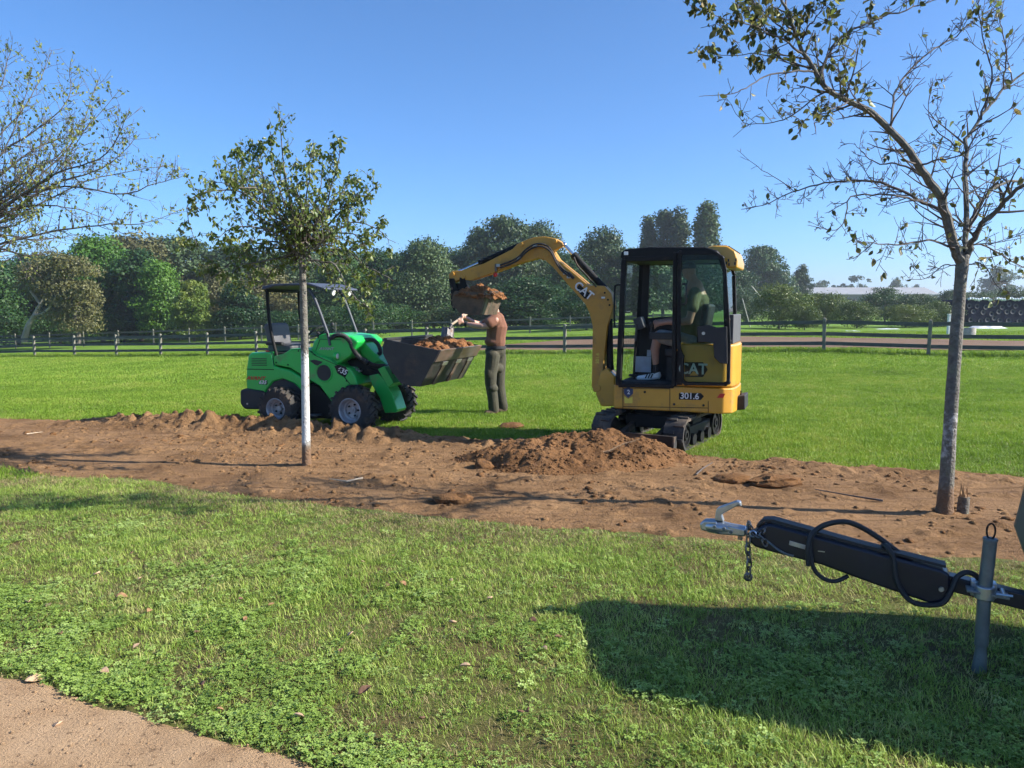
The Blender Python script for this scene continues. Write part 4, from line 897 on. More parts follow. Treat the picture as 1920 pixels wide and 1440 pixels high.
hx_ = MB(); hx_.prism(ep([(1284, 679), (1318, 679), (1327, 693), (1318, 707), (1284, 707)], NC), NC-.002, NC+.003); hx_.build('logo_plate', 'black_paint', eng)
text('lettering', 'CAT', 'teal_decal', eng, side_M(e(1299, 692.5, NC+.005)), .17, 0, .001, .95)
tri = MB(); tri.prism(ep([(1293, 704), (1301, 695), (1309, 704)], NC), NC+.003, NC+.0075); tri.build('logo_triangle', 'cat_yellow', eng)
# cab
c1, c0 = NC-.01, -.45
cab = MB(); th = .05
def cb(p, q, c, w=.05, h=.05): cab.bar(e(*p, c1) if c == 1 else Vector((e(*p, c1).x, c, e(*p, c1).z)), e(*q, c1) if c == 1 else Vector((e(*q, c1).x, c, e(*q, c1).z)), w, h, (0, 1, 0))
fb, ft, bb, bt, rb, rt_, kr = (1160, 722), (1171, 486), (1264, 724), (1267, 474), (1362, 640), (1350, 482), (1359, 510)
for c in (1, c0):
    cb(fb, ft, c, .06, .085); cb(bb, bt, c, .05, .085); cb(rb, kr, c, .045, .05); cb(kr, rt_, c, .045, .05); cb(ft, rt_, c, .06, .06); cb(fb, bb, c, .05, .06)
for p in (fb, ft, rt_, rb): q = e(*p, c1); cab.bar(q, (q.x, c0, q.z), .05, .05)
cabo = cab.build('cab_frame', 'black_paint', exc, bevel=.012)
rf = MB(); rf.prism(ep([(1163, 482), (1165, 473), (1174, 467), (1217, 463), (1322, 463), (1346, 470), (1354, 484), (1170, 490)], c1), c1+.02, c0-.02); rfo = rf.build('cab_roof', 'black_paint', exc, bevel=.02, seg=3)
lp = MB(); q = e(1174, 475, c1+.02); lp.box(q, (.05, .02, .04)); lp.build('work_light', 'lamp_glass', rfo, bevel=.004)
ac = MB(); ac.prism(ep([(1325, 465), (1338, 461), (1364, 461), (1379, 471), (1385, 490), (1383, 503), (1361, 503), (1357, 488), (1347, 476)], .3), .36, -.38); aco = ac.build('rear_roof_cap', 'cat_yellow', exc, bevel=.02, seg=3)
# perforated top of the cap: rows of slots on its sloping rear, and side slots
vent = MB(); pA, pB = e(1364, 461, .3), e(1379, 471, .3); pC, pD = e(1338, 461, .3), e(1364, 461, .3)
for i in range(7):
    for j in range(15):
        p = pC.lerp(pD, (i+.6)/7.2); vent.box((p.x+.006*(j % 2), .33-.045*j, p.z+.001), (.018, .02, .006))
for i in range(3):
    for j in range(15): p = pA.lerp(pB, (i+.5)/3); vent.box((p.x, .33-.045*j, p.z+.001), (.016, .02, .012))
for x_, y_ in ((1362, 493), (1367, 496), (1366, 488), (1378, 494), (1380, 487), (1358, 495)): q = e(x_, y_, .36); vent.box(q, (.016, .008, .03))
vent.build('vent_slots', 'yellow_grille' if 0 else 'black_plastic', aco)
gl = MB(); gl.prism([(lambda q: (q.x, q.z))(e(*p, c1)) for p in ((1266, 480), (1347, 486), (1356, 511), (1360, 640), (1266, 655))], c1-.012, c1-.008); gl.build('pane', 'cab_glass', cabo)
def flat_pane(pts, c): g_ = MB(); g_.prism([(lambda q: (q.x, q.z))(e(*p, c1)) for p in pts], c, c+.005); return g_.build('pane', 'cab_glass', cabo)
flat_pane([(1173, 492), (1264, 482), (1264, 655), (1166, 655)], c0+.01); flat_pane([(1270, 482), (1347, 486), (1356, 511), (1360, 640), (1270, 655)], c0+.01)
q0, q1 = e(*fb, c1), e(*ft, c1); g_ = MB(); g_.add([(q0.x, c1-.03, q0.z), (q1.x, c1-.03, q1.z), (q1.x, c0+.03, q1.z), (q0.x, c0+.03, q0.z)], [(0, 1, 2, 3)]); g_.build('windscreen', 'cab_glass', cabo)
q0, q1, q2 = e(*rb, c1), e(*kr, c1), e(*rt_, c1); g_ = MB(); g_.add([(p.x, cc, p.z) for p in (q0, q1, q2) for cc in (c1-.03, c0+.03)], [(0, 2, 3, 1), (2, 4, 5, 3)]); g_.build('rear_window', 'cab_glass', cabo)
# rear corner pillar and fuel panel between cab and cover
rp = MB(); rp.box((e(1364, 600, c1).x-.03, 0, (zt_+e(1364, 590, c1).z)/2), (.06, .8, e(1364, 590, c1).z-zt_)); rp.build('rear_panel', 'grey_plastic', cabo, bevel=.01)
# far lower wall and floor
fl = MB(); fl.box(((e(*fb, c1).x+um)/2, 0, zd+.02), (e(*fb, c1).x-um, .88, .03)); fl.box(((e(*fb, c1).x+um)/2-.1, c0+.03, zd+.22), (e(*fb, c1).x-um-.1, .03, .42)); fl.prism([(lambda q: (q.x, q.z))(e(*p, c1)) for p in ((1163, 720), (1165, 600), (1264, 592), (1264, 720))], c0+.02, c0+.04); fl.prism([(lambda q: (q.x, q.z))(e(*p, c1)) for p in ((1164, 640), (1172, 490), (1188, 490), (1182, 640))], c0+.02, c0+.04); fl.build('cab_floor', 'cab_inner', cabo)
# open door folded back along the side
DCc = NC+.045; ring = [(1275, 474), (1342, 475), (1354, 484), (1359, 505), (1365, 600), (1367, 640), (1365.5, 717), (1360, 720), (1286, 719), (1279, 714), (1279, 668), (1273, 652), (1274, 560)]
dm = MB(); R_ = [e(*p, DCc) for p in ring]
for i in range(len(R_)): dm.bar(R_[i], R_[(i+1) % len(R_)], .034, .056, (0, 1, 0)); dm.ball(R_[i], .027, 8, 6)
door = dm.build('door', 'black_paint', exc)
g_ = MB(); g_.prism(ep(ring, DCc), DCc-.003, DCc+.003); g_.build('pane', 'cab_glass', door)
lk = MB(); lk.prism(ep([(1308, 612), (1330, 609), (1345, 614), (1364, 612), (1365, 682), (1352, 681), (1340, 670), (1338, 642), (1310, 641)], DCc), DCc+.004, DCc+.045); lk.build('door_lock', 'black_plastic', door, bevel=.008)
q = e(1319, 625, DCc+.045); k = MB(); k.cyl(q, q+Vector((0, .01, 0)), .018, .018, 14); k.build('lock_button', 'bare_edge', door)
hd = MB(); hd.tube(pol([e(1280, 532, DCc+.01), e(1286, 534, DCc+.05), e(1287, 550, DCc+.06), e(1286, 568, DCc+.05), e(1279, 571, DCc+.01)], 14), .011, 8); hd.build('handle', 'black_plastic', door)
hd = MB(); hd.tube(pol([e(1168, 534, c1), e(1156, 535, c1), e(1152.5, 545, c1), e(1152, 606, c1), e(1155, 612, c1)], 16), .011, 8); hd.build('grab_rail', 'black_paint', cabo)
st = MB(); st.prism(ep([(1276, 652), (1263, 664), (1263, 722), (1279, 722), (1280, 670)], NC+.005), NC+.002, NC-.05); st.build('door_post', 'black_paint', exc, bevel=.006)
# inside: seat, consoles, levers, papers
um_ = e(1290, 640, 0).x; zs = e(1270, 650, 0).z
se = MB(); se.box((um_+.03, 0, zs-.06), (.42, .44, .12)); se.box((um_-.2, 0, zs+.24), (.1, .42, .55), Matrix.Rotation(R(-8), 3, 'Y')); se.build('seat', 'black_plastic', exc, bevel=.04, seg=3)
pd = MB(); pd.box((um_+.03, 0, (zd+zs)/2-.03), (.36, .4, zs-zd-.08)); pd.build('seat_box', 'cab_inner', exc)
for c in (.27, -.27):
    q = e(1225, 620, c); m = MB(); m.box((q.x-.13, c, q.z-.06), (.34, .09, .08)); m.cyl((q.x+.02, c, q.z-.05), (q.x+.03, c, q.z+.05), .01, .01, 8); m.ball((q.x+.03, c, q.z+.07), (.022, .022, .035)); m.build('control_console', 'black_plastic', exc, bevel=.012)
q = e(1200, 606, -.2); m = MB(); m.box((q.x, -.2, q.z), (.1, .2, .14), Matrix.Rotation(R(20), 3, 'Y')); m.cyl((q.x+.05, -.1, zd), (q.x+.02, -.1, q.z), .015, .015, 8); m.build('dashboard', 'grey_plastic', exc, bevel=.015)
for c in (.08, -.05): q = e(1190, 640, c); m = MB(); m.cyl((q.x, c, zd+.02), (q.x-.01, c, q.z), .009, .009, 8); m.box((q.x, c, zd+.07), (.12, .07, .015)); m.build('travel_lever', 'black_paint', exc)
m = MB(); q = e(1206, 683, c0+.09); m.box(q, (.2, .015, .2)); m.build('paper_notice', 'paper', exc); m = MB(); q = e(1217, 662, c0+.09); m.box(q, (.05, .015, .08)); m.build('paper_notice', 'paper', exc)
# boom
BH = .085; boom_px = [(1113, 735), (1109, 724), (1110, 678), (1111, 612), (1106, 590), (1097, 570), (1065, 534), (1036, 500), (1018, 485), (1016, 475), (1023, 468), (1035, 470), (1045, 486), (1078, 513), (1104, 535), (1133, 536), (1146, 550), (1150, 575), (1139, 612), (1132, 680), (1129, 722), (1124, 736)]
bm_ = MB(); bm_.prism(ep(boom_px, BH), -BH, BH); boom = bm_.build('boom', 'boom_yellow', exc, bevel=.012)
stick_px = [(1055, 459), (1053, 455), (1040, 447), (1020, 443), (1003, 444), (985, 449), (968, 457), (960, 466), (905, 494), (864, 507), (845, 508), (839, 514), (840, 527), (848, 530), (862, 524), (880, 526), (932, 509), (978, 492), (1008, 484), (1018, 488), (1030, 484), (1036, 470)]
SH = .058; sk = MB(); sk.prism(ep(stick_px, BH), -SH, SH); stk = sk.build('dipper_arm', 'boom_yellow', exc, bevel=.01)
def pin(px, py, c, r, parent, m='boom_yellow', L=.03):
    q = e(px, py, BH); b = MB(); b.cyl((q.x, -c-L, q.z), (q.x, c+L, q.z), r, r, 16); b.build('pin', m, parent, bevel=.004)
for p in ((1025, 479), (1140, 562), (1143, 572), (1134, 549)): pin(*p, BH, .024 if p[0] < 1100 else .012, boom, 'boom_yellow' if p[0] < 1100 else 'black_paint', .012)
for p in ((977, 458), (1040, 452), (848, 514), (868, 519)): pin(*p, SH, .026, stk)
br = MB(); br.prism(ep([(1126, 696), (1138, 690), (1152, 705), (1155, 762), (1127, 762), (1117, 740), (1120, 718)], .12), -.12, .12); br.build('swing_post', 'cat_yellow', exc, bevel=.015)
q = e(1120, 728, .12); br = MB(); br.cyl((q.x, -.13, q.z), (q.x, .13, q.z), .045, .045, 18); br.build('swing_pin', 'boom_yellow', exc, bevel=.006)
def ram(a, b, split, c, r, name, tip='steel_rod'):
    A, B = e(*a, BH), e(*b, BH); A.y = B.y = c; S = A.lerp(B, split)
    m = MB(); m.cyl(S, B, r, r, 18); m.cyl(S-(B-A).normalized()*.03, S+(B-A).normalized()*.03, r*1.15, r*1.15, 18); o = m.build(name, 'black_paint', exc, bevel=.004)
    m = MB(); m.cyl(A, S, r*.5, r*.5, 14); m.ball(A, r*.8); m.build('rod', tip, o)
ram((1054, 458), (1131, 542), .26, 0, .042, 'arm_cylinder'); ram((1141, 706), (1139, 598), .15, 0, .042, 'boom_cylinder'); ram((858, 508), (970, 459), .36, 0, .036, 'bucket_cylinder')
for dc, off in ((.0, 0), (.02, 5)):
    m = MB(); m.tube(pol([e(x_, y_+off, BH+.014+dc) for x_, y_ in ((938, 497), (955, 491), (972, 482), (986, 468), (1003, 458), (1020, 458), (1033, 468), (1043, 488), (1054, 503), (1068, 514))], 30), .012, 8); m.build('hydraulic_hose', 'rubber', boom)
m = MB(); m.tube(pol([e(1066, 512, BH+.012), e(1076, 522, BH+.012)], 4), .02, 8); m.build('hose_grommet', 'black_plastic', boom)
for p in ((935, 498), (973, 484), (1003, 461), (1060, 512), (1067, 519)): q = e(*p, BH); m = MB(); m.box((q.x, BH-.01, q.z), (.05, .06, .04)); m.build('hose_clamp', 'bare_edge', boom, bevel=.004)
m = MB(); q = e(931, 502, SH); m.box((q.x, SH+.015, q.z), (.03, .03, .1)); m.build('valve_bracket', 'worn_steel', stk, bevel=.004); q = e(929, 515, SH); m = MB(); m.ball(q, .03); m.build('red_cap', 'red_decal', stk)
m = MB(); m.tube(pol([e(1076, 482, BH), e(1084, 500, BH), e(1100, 517, BH), e(1118, 538, BH)], 12), .011, 8); m.build('hydraulic_hose', 'rubber', exc)
sl_ = math.atan2(e(1108, 556, BH).z-e(1082, 534, BH).z, -(e(1108, 556, BH).x-e(1082, 534, BH).x))
m = MB(); m.prism(ep([(1080, 542), (1086, 533), (1108, 552), (1103, 560), (1096, 560)], BH), BH+.001, BH+.0025); m.build('logo_plate', 'black_paint', boom)
text('lettering', 'CAT', 'white_paint', boom, side_M(e(1094.5, 545.5, BH+.004), sl_), .145, 0, .001, .95)
m = MB(); q = e(1131, 558, BH); m.box((q.x, BH+.002, q.z), (.045, .004, .022)); m.build('sticker', 'white_paint', boom)
text('lettering', '301.6', 'label_yellow', boom, side_M(e(1120.5, 672, BH+.001), R(90)), .06, 0, .0008)
# bucket with worn strips, linkage, teeth edge
BW = .28; bp_ = ep([(854, 546), (850, 556), (850, 571), (862, 584), (880, 588), (898, 589), (909, 549)], BW)
bk = MB(); bk.strip(bp_, -BW, BW, .016); 
for c in (BW-.012, -BW): bk.prism(bp_, c, c+.012)
bko = bk.build('bucket', 'muddy_bucket', exc, bevel=.003)
A, B = Vector(bp_[-2]), Vector(bp_[-1]); nrm = Vector((B-A)).normalized(); out = Vector((-nrm.y, nrm.x)); out = out if out.x < 0 else -out
for c in (-.18, 0, .18):
    m = MB(); a3, b3 = A.lerp(B, .0)+out*.008, A.lerp(B, .95)+out*.008
    m.bar((a3.x, c, a3.y), (b3.x, c, b3.y), .07, .016, (out.x, 0, out.y)); m.build('wear_strip', 'worn_steel', bko)
m = MB(); L0 = B+out*.002; m.bar((B.x, -BW, B.y), (B.x, BW, B.y), .05, .02, (out.x, 0, out.y)); m.build('cutting_edge', 'worn_steel', bko)
lk = MB()
for c in (-.075, .065):
    lk.prism(ep([(842, 522), (852, 522), (862, 556), (852, 584), (846, 570), (846, 545)], c), c, c+.015); lk.prism(ep([(862, 520), (872, 522), (880, 548), (864, 552)], c), c, c+.015)
lk.prism(ep([(848, 534), (870, 530), (884, 545), (880, 556), (852, 560)], 0), -.05, .05); lk.build('bucket_linkage', 'black_paint', exc, bevel=.004)
for p in ((847, 541), (846, 552), (847, 563), (850, 575)): q = e(*p, .09); m = MB(); m.cyl(q, q-Vector((0, .2, 0)), .014, .014, 10); m.build('pin', 'worn_steel', bko)
# load of soil in the bucket
def soil_load(name, label, fr, corners, hgt, seed, m='fresh_soil', n=46, lumps=200, over=.0, prof=None):
    """lumpy fill over a four-cornered rim given in the machine's frame; hangs slightly over the rim"""
    P = [fr.w(*c) for c in corners]; u = np.linspace(-over, 1+over, n); U, V = np.meshgrid(u, u, indexing='ij'); W4 = [(1-U)*(1-V), U*(1-V), U*V, (1-U)*V]
    X = sum(w*p.x for w, p in zip(W4, P)); Y = sum(w*p.y for w, p in zip(W4, P)); Z = sum(w*p.z for w, p in zip(W4, P))
    dome = np.clip(1-np.maximum(np.abs(2*U-1), np.abs(2*V-1))**3, -.6, 1); H = hgt*dome*(.35+1.3*fbm(U*5, V*5, 4, seed))+.04*(fbm(U*16, V*16, 3, seed+3)-.5)
    if prof is not None: H = H*prof(U, V)
    t = thing(name, label, 'soil', P[0]); o = P[0]
    gridmesh('soil_surface', X-o.x, Y-o.y, Z+H-o.z, m, t)
    def pk(k):
        i = rng.integers(1, n-1, k); j = rng.integers(1, n-1, k); return np.stack([X[i, j]-o.x, Y[i, j]-o.y, (Z+H)[i, j]-o.z], -1)
    clods('soil_lumps', lumps, m, pk, .008, .05, None, None, t, 'stuff'); return t
cA, cB = bp_[0], bp_[-1]
soil_load('soil_load', 'reddish brown soil heaped in the raised excavator bucket', EX, [(cA[0]-.03, BW-.02, cA[1]-.02), (cB[0], BW-.02, cB[1]-.02), (cB[0]-.03, -BW+.02, cB[1]-.02), (cA[0]-.03, -BW+.02, cA[1]-.02)], .085, 201, over=.09, lumps=420)

# driver
def driver():
    q = lambda px, py, c=0.02: EX.w(*e(px, py, c))
    base = q(1290, 655, 0); base.z -= .02; t = thing('person', 'driver in olive shirt and grey shorts sitting in the excavator cab', 'person', base); r = lambda px, py, c=0.02: q(px, py, c)-base
    body = []
    body += [('t', [r(1299, 640), r(1302, 600), r(1304, 560), r(1303, 538)], [.14, .14, .15, .1]), ('t', [r(1303, 540), r(1298, 520)], [.06, .055]), ('b', r(1292, 508), (.082, .075, .11)), ('b', r(1285, 510), (.03, .03, .04))]
    body += [('t', [r(1302, 552, .2), r(1298, 580, .27), r(1292, 602, .27)], [.06, .05, .046]), ('t', [r(1292, 602, .27), r(1270, 604, .28), r(1252, 604, .27), r(1240, 606, .25)], [.046, .042, .032, .03])]
    for k in range(4): body.append(('t', [r(1241, 604+k*1.6, .25), r(1231, 603+k*3, .25), r(1227, 608+k*3, .24)], [.013, .011, .009]))
    body.append(('t', [r(1242, 603, .24), r(1235, 599, .22)], [.012, .009]))
    body += [('t', [r(1302, 552, -.2), r(1290, 585, -.27), r(1265, 600, -.27), r(1235, 603, -.25)], [.06, .05, .04, .03]), ('b', r(1230, 605, -.25), .04)]
    for c in (.12, -.1): body += [('t', [r(1296, 642, c), r(1255, 634, c+.03), r(1235, 629, c+.04)], [.085, .07, .062]), ('t', [r(1234, 630, c+.04), r(1228, 655, c+.04), r(1230, 690, c+.03)], [.06, .055, .034])]
    blob('body', body, 'skin_dark', t, .011)
    shirt = [('t', [r(1299, 645), r(1302, 600), r(1304, 560), r(1303, 545)], [.155, .155, .165, .1]), ('t', [r(1303, 550, .18), r(1299, 577, .265)], [.075, .07]), ('t', [r(1303, 550, -.18), r(1297, 577, -.265)], [.075, .07])]
    blob('shirt', shirt, 'olive_shirt', t, .012)
    sh = [('t', [r(1300, 645, 0), r(1298, 648, .0)], [.16, .15])]
    for c in (.12, -.1): sh.append(('t', [r(1296, 642, c), r(1255, 634, c+.03), r(1240, 631, c+.04)], [.105, .09, .085]))
    blob('shorts', sh, 'grey_shorts', t, .012)
    for c in (.15, -.07):
        blob('sock', [('t', [r(1230, 684, c), r(1231, 699, c)], [.041, .043])], 'sock', t, .01)
        blob('shoe', [('t', [r(1234, 705, c), r(1218, 707, c), r(1198, 709, c)], [.04, .042, .032]), ('b', r(1232, 701, c), .045)], 'shoe_white', t, .01)
        for k in range(3): m = MB(); m.bar(r(1214+k*5, 701, c+.038), r(1210+k*5, 709, c+.044), .012, .01, (0, 1, 0)); m.build('stripe', 'sock', t)
    blob('cap', [('b', r(1292, 500), (.088, .082, .06)), ('t', [r(1285, 502), r(1276, 505)], [.05, .03])], 'cap_dark', t, .01)
driver()
# ------------------------------------------------------------------ green compact loader
LD = Frame(-2.37, 10.62, R(-20)); l_ = LD.tr; lp_ = LD.poly
ldr = thing('compact_loader', 'green compact wheel loader with black roll frame and raised bucket', 'loader', LD.o, LD.a)
ML = Matrix(((1, 0, 0), (0, 0, 1), (0, -1, 0))).transposed().to_4x4()
def lside(p, rot=0): return Matrix.Translation(p) @ ML @ Matrix.Rotation(rot, 4, 'Z')
BC = -.40
def lpr(name, pts, c, c0_, c1_, m, bevel=.012, parent=None, seg=3):
    b = MB(); b.prism(lp_(pts, c), c0_, c1_); return b.build(name, m, parent or ldr, bevel=bevel, seg=seg)
rear = lpr('rear_hood', [(461, 729), (461, 692), (465, 665), (471, 661), (509, 660), (515, 686), (545, 694), (573, 712), (573, 742), (551, 720), (530, 711), (512, 716), (500, 730), (496, 738)], BC, BC, -BC, 'loader_green', .03)
mid = lpr('side_panel', [(513, 668), (530, 664), (546, 654), (575, 652), (592, 664), (618, 672), (634, 686), (656, 690), (668, 708), (672, 722), (655, 722), (641, 733), (633, 748), (627, 760), (600, 724), (573, 708), (545, 690), (515, 684)], BC, BC-.012, -BC+.012, 'loader_green', .02)
cons = lpr('front_console', [(585, 664), (592, 640), (602, 627), (615, 625), (640, 627), (664, 630), (676, 640), (662, 668), (648, 676), (634, 684), (612, 676)], -.3, -.36, .32, 'loader_green', .03)
lpr('chassis', [(548, 722), (575, 715), (600, 728), (628, 760), (648, 772), (640, 785), (552, 785)], -.3, -.3, .3, 'black_paint', .01)
lpr('rear_counterweight', [(452, 731), (462, 728), (496, 733), (496, 768), (460, 767), (452, 757)], BC, BC-.03, -BC+.03, 'black_plastic', .03)
m = MB(); q = l_(464, 757, BC-.03); m.cyl(q, q-Vector((0, .01, 0)), .012, .012, 10); m.build('tow_eye', 'bare_edge', ldr)
# black round intake, decal panels
q = l_(608, 699, BC-.012); m = MB(); m.lathe([(.0, -.004), (.105, -.004), (.11, 0), (.118, -.012), (.128, -.012), (.133, 0)], 'y', 30, q); m.build('intake_ring', 'loader_green', mid); m = MB(); m.cyl(q+Vector((0, .002, 0)), q-Vector((0, .008, 0)), .106, .106, 30); m.build('intake_grille', 'black_plastic', mid)
lpr('black_panel', [(582, 676), (590, 674), (606, 678), (600, 686), (592, 684)], BC, BC-.016, BC-.010, 'black_plastic', 0, mid)
lpr('decal_plate', [(628, 686), (636, 684), (650, 688), (654, 698), (648, 708), (634, 700)], BC, BC-.016, BC-.011, 'black_paint', 0, mid)
text('lettering', '635', 'white_paint', mid, lside(l_(641, 695.5, BC-.018), R(-20)), .10, .25, .001)
text('lettering', 'AVANT', 'red_decal', rear, lside(l_(479, 709.5, BC-.006)), .075, .3, .001, 1.25); text('lettering', '635', 'white_paint', rear, lside(l_(492, 717, BC-.006)), .07, .3, .001, 1.2)
text('lettering', '635', 'black_paint', rear, lside(l_(492.6, 717.6, BC-.004)), .082, .3, .001, 1.25)
text('lettering', 'AVANT', 'rim_grey', cons, lside(l_(612, 654, -.365)), .055, .3, .001, 1.2)
m = MB(); m.bar(l_(463, 692, BC-.003), l_(513, 693, BC-.003), .01, .006, (0, 1, 0)); m.build('panel_gap', 'black_paint', rear)
m = MB(); q = l_(634, 668, -.37); m.cyl(q-Vector((.05, 0, 0)), q+Vector((.0, 0, 0)), .055, .05, 18); hl = m.build('headlight', 'loader_green', cons, bevel=.01); m = MB(); m.ball(q+Vector((.002, -.015, 0)), (.012, .035, .04)); m.build('lens', 'lamp_glass', hl)
# seams, louvres, bolts and latches of the panels
m = MB()
for a, b in (((509, 662), (514, 686)), ((586, 664), (612, 676)), ((612, 676), (634, 685)), ((546, 656), (575, 654)), ((575, 654), (592, 666)), ((573, 708), (600, 724)), ((640, 700), (656, 720))): m.bar(l_(*a, BC-.0145), l_(*b, BC-.0145), .007, .005, (0, 1, 0))
m.build('panel_gap', 'black_paint', mid)
for k in range(5):
    m = MB(); m.bar(l_(472, 672+k*3.2, BC-.002), l_(500, 672.5+k*3.2, BC-.002), .008, .01, (0, 1, 0)); m.build('louvre', 'black_plastic', rear)
for p in ((518, 680), (540, 684), (566, 700), (650, 714), (626, 745), (585, 660), (560, 658)): q = l_(*p, BC-.013); m = MB(); m.cyl(q, q-Vector((0, .008, 0)), .011, .011, 8); m.build('bolt', 'black_paint', mid)
m = MB(); m.tube(pol([l_(596, 634, -.37), l_(598, 628, -.40), l_(612, 624, -.40), l_(615, 629, -.37)], 12), .009, 8); m.build('grab_handle', 'black_paint', cons)
m = MB(); m.bar(l_(600, 636, -.363), l_(640, 637, -.363), .006, .005, (0, 1, 0)); m.bar(l_(600, 636, -.363), l_(592, 658, -.363), .006, .005, (0, 1, 0)); m.build('panel_gap', 'black_paint', cons)
for dx_ in (0, 5, 10): q = l_(668+dx_, 690+dx_*.5, -.23); m = MB(); m.cyl(q, q+Vector((.0, -.05, 0)), .014, .014, 10); m.cyl(q+Vector((0, -.05, 0)), q+Vector((0, -.065, 0)), .019, .019, 10); m.build('hydraulic_coupler', 'bare_edge', ldr)
# wheels
def wheel(px, py, c, front):
    q = l_(px, py, c); r = q.z+.004; q.y = c; out_ = -1 if c < 0 else 1; r = max(r, .27)
    w = .125; ty = MB(); M3 = None
    prof = [(r*.50, -w*.85), (r*.62, -w*.98), (r*.80, -w*1.02), (r*.91, -w*.95), (r*.955, -w*.8), (r*.96, 0), (r*.955, w*.8), (r*.91, w*.95), (r*.80, w*1.02), (r*.62, w*.98), (r*.50, w*.85)]
    ty.lathe(prof, 'y', 36, (q.x, q.y, r)); wh = ty.build('wheel_tyre', 'rubber', ldr, smooth=40)
    lg = MB()
    for k in range(18):
        for s in (-1, 1):
            a = 2*math.pi*(k+(.5 if s > 0 else 0))/18; da = .20
            P = []
            for t_ in (0, .5, 1):
                y = s*(w*.02+t_*w*.98); aa = a+da*t_*-1; rr = r*(1.0 if t_ < .9 else .965)
                P.append(Vector((q.x+rr*math.cos(aa), q.y+y, r+rr*math.sin(aa))))
            for i in (0, 1): 
                mid_ = (P[i]+P[i+1])/2; rad = (mid_-Vector((q.x, mid_.y, r))).normalized(); lg.bar(P[i], P[i+1], .028, .026, rad)
            lg.bar(P[2], P[2]+Vector((-(math.cos(a-da))*r*.16, s*.004, -(math.sin(a-da))*r*.16)), .028, .016, (0, 1, 0))
    lg.build('tread_lugs', 'rubber', wh)
    ri = MB(); o_ = out_
    ri.lathe([(r*.53, o_*w*.90), (r*.50, o_*w*.95), (r*.47, o_*w*.86), (r*.45, o_*w*.5), (r*.42, o_*w*.35), (r*.36, o_*w*.3), (r*.33, o_*w*.12), (r*.15, o_*w*.08), (r*.13, o_*w*.25), (0, o_*w*.27)], 'y', 32, (q.x, q.y, r)); ro = ri.build('rim', 'rim_grey', wh, smooth=30)
    nt = MB()
    for k in range(5): a = k*1.2566; p = Vector((q.x+r*.24*math.cos(a), q.y+o_*w*.10, r+r*.24*math.sin(a))); nt.cyl(p, p+Vector((0, o_*.02, 0)), .013, .013, 6)
    nt.build('wheel_nuts', 'black_paint', wh); return q, r
WC = -.54
qr, rr = wheel(526, 766, WC, 0); qf, rf_ = wheel(664, 769, WC, 1)
for q_, px_far in ((qr, None), (qf, None)):
    pass
def wheel_at(u, c):
    """far side wheel at the same place along the machine"""
    for o in [x for x in ldr.children if x.name.startswith('wheel_tyre')][:0]: pass
src = [x for x in ldr.children if x.name.startswith('wheel_tyre')]
for s_ in src:
    c_ = copy_tree(s_, ldr); c_.scale = (1, -1, 1)
m = MB()
for q_ in (qr, qf): m.cyl((q_.x, -.42, rr), (q_.x, .42, rr), .06, .06, 14)
m.build('axle', 'black_paint', ldr)
lpr('wheel_arch_liner', [(500, 728), (512, 716), (530, 711), (551, 720), (573, 742), (573, 770), (560, 770), (545, 740), (515, 740)], BC, BC+.02, BC+.1, 'black_plastic', 0)
m = MB(); q = l_(590, 778, -.42); m.box(q, (.16, .12, .02)); m.build('step', 'grey_plastic', ldr, bevel=.004)
# roll frame and roof
def pipe(name, pts, c, r, m='black_paint'):
    b = MB(); b.tube(pol([l_(x, y, c) for x, y in pts], 20), r, 10); return b.build(name, m, ldr)
PC = -.36
for c in (PC, -PC):
    def sh(pts): return [Vector((l_(x, y, PC).x, c, l_(x, y, PC).z)) for x, y in pts]
    for nm, pts in (('roll_post', [(501, 543), (502, 570), (505, 600), (511, 635), (519, 668)]), ('roll_post', [(578, 541), (588, 556), (597, 578), (607, 605), (615, 628), (619, 648)])):
        b = MB(); b.tube(pol(sh(pts), 20), .024 if pts[0][0] < 550 else .021, 10); b.build(nm, 'black_paint' if pts[0][0] < 550 else 'grey_pipe', ldr)
ra, rb2 = l_(499, 541, PC), l_(612, 546, PC)
m = MB(); m.prism([(ra.x-.03, ra.z-.02), (ra.x-.02, ra.z+.03), (ra.x+.2, ra.z+.06), (rb2.x-.25, ra.z+.07), (rb2.x, ra.z+.0), (rb2.x+.01, ra.z-.02), (rb2.x-.25, ra.z+.035), (ra.x+.2, ra.z+.03)], PC-.06, -PC+.06); m.build('roof', 'roof_grey', ldr, bevel=.012)
m = MB(); m.bar((ra.x, PC, ra.z-.02), (ra.x, -PC, ra.z-.02), .06, .06); m.build('roll_bar', 'black_paint', ldr, bevel=.01)
for c in (-.15, .25): m = MB(); m.cyl((rb2.x-.05, c, ra.z-.05), (rb2.x-.02, c, ra.z-.06), .03, .04, 14); m.build('work_light', 'lamp_glass', ldr)
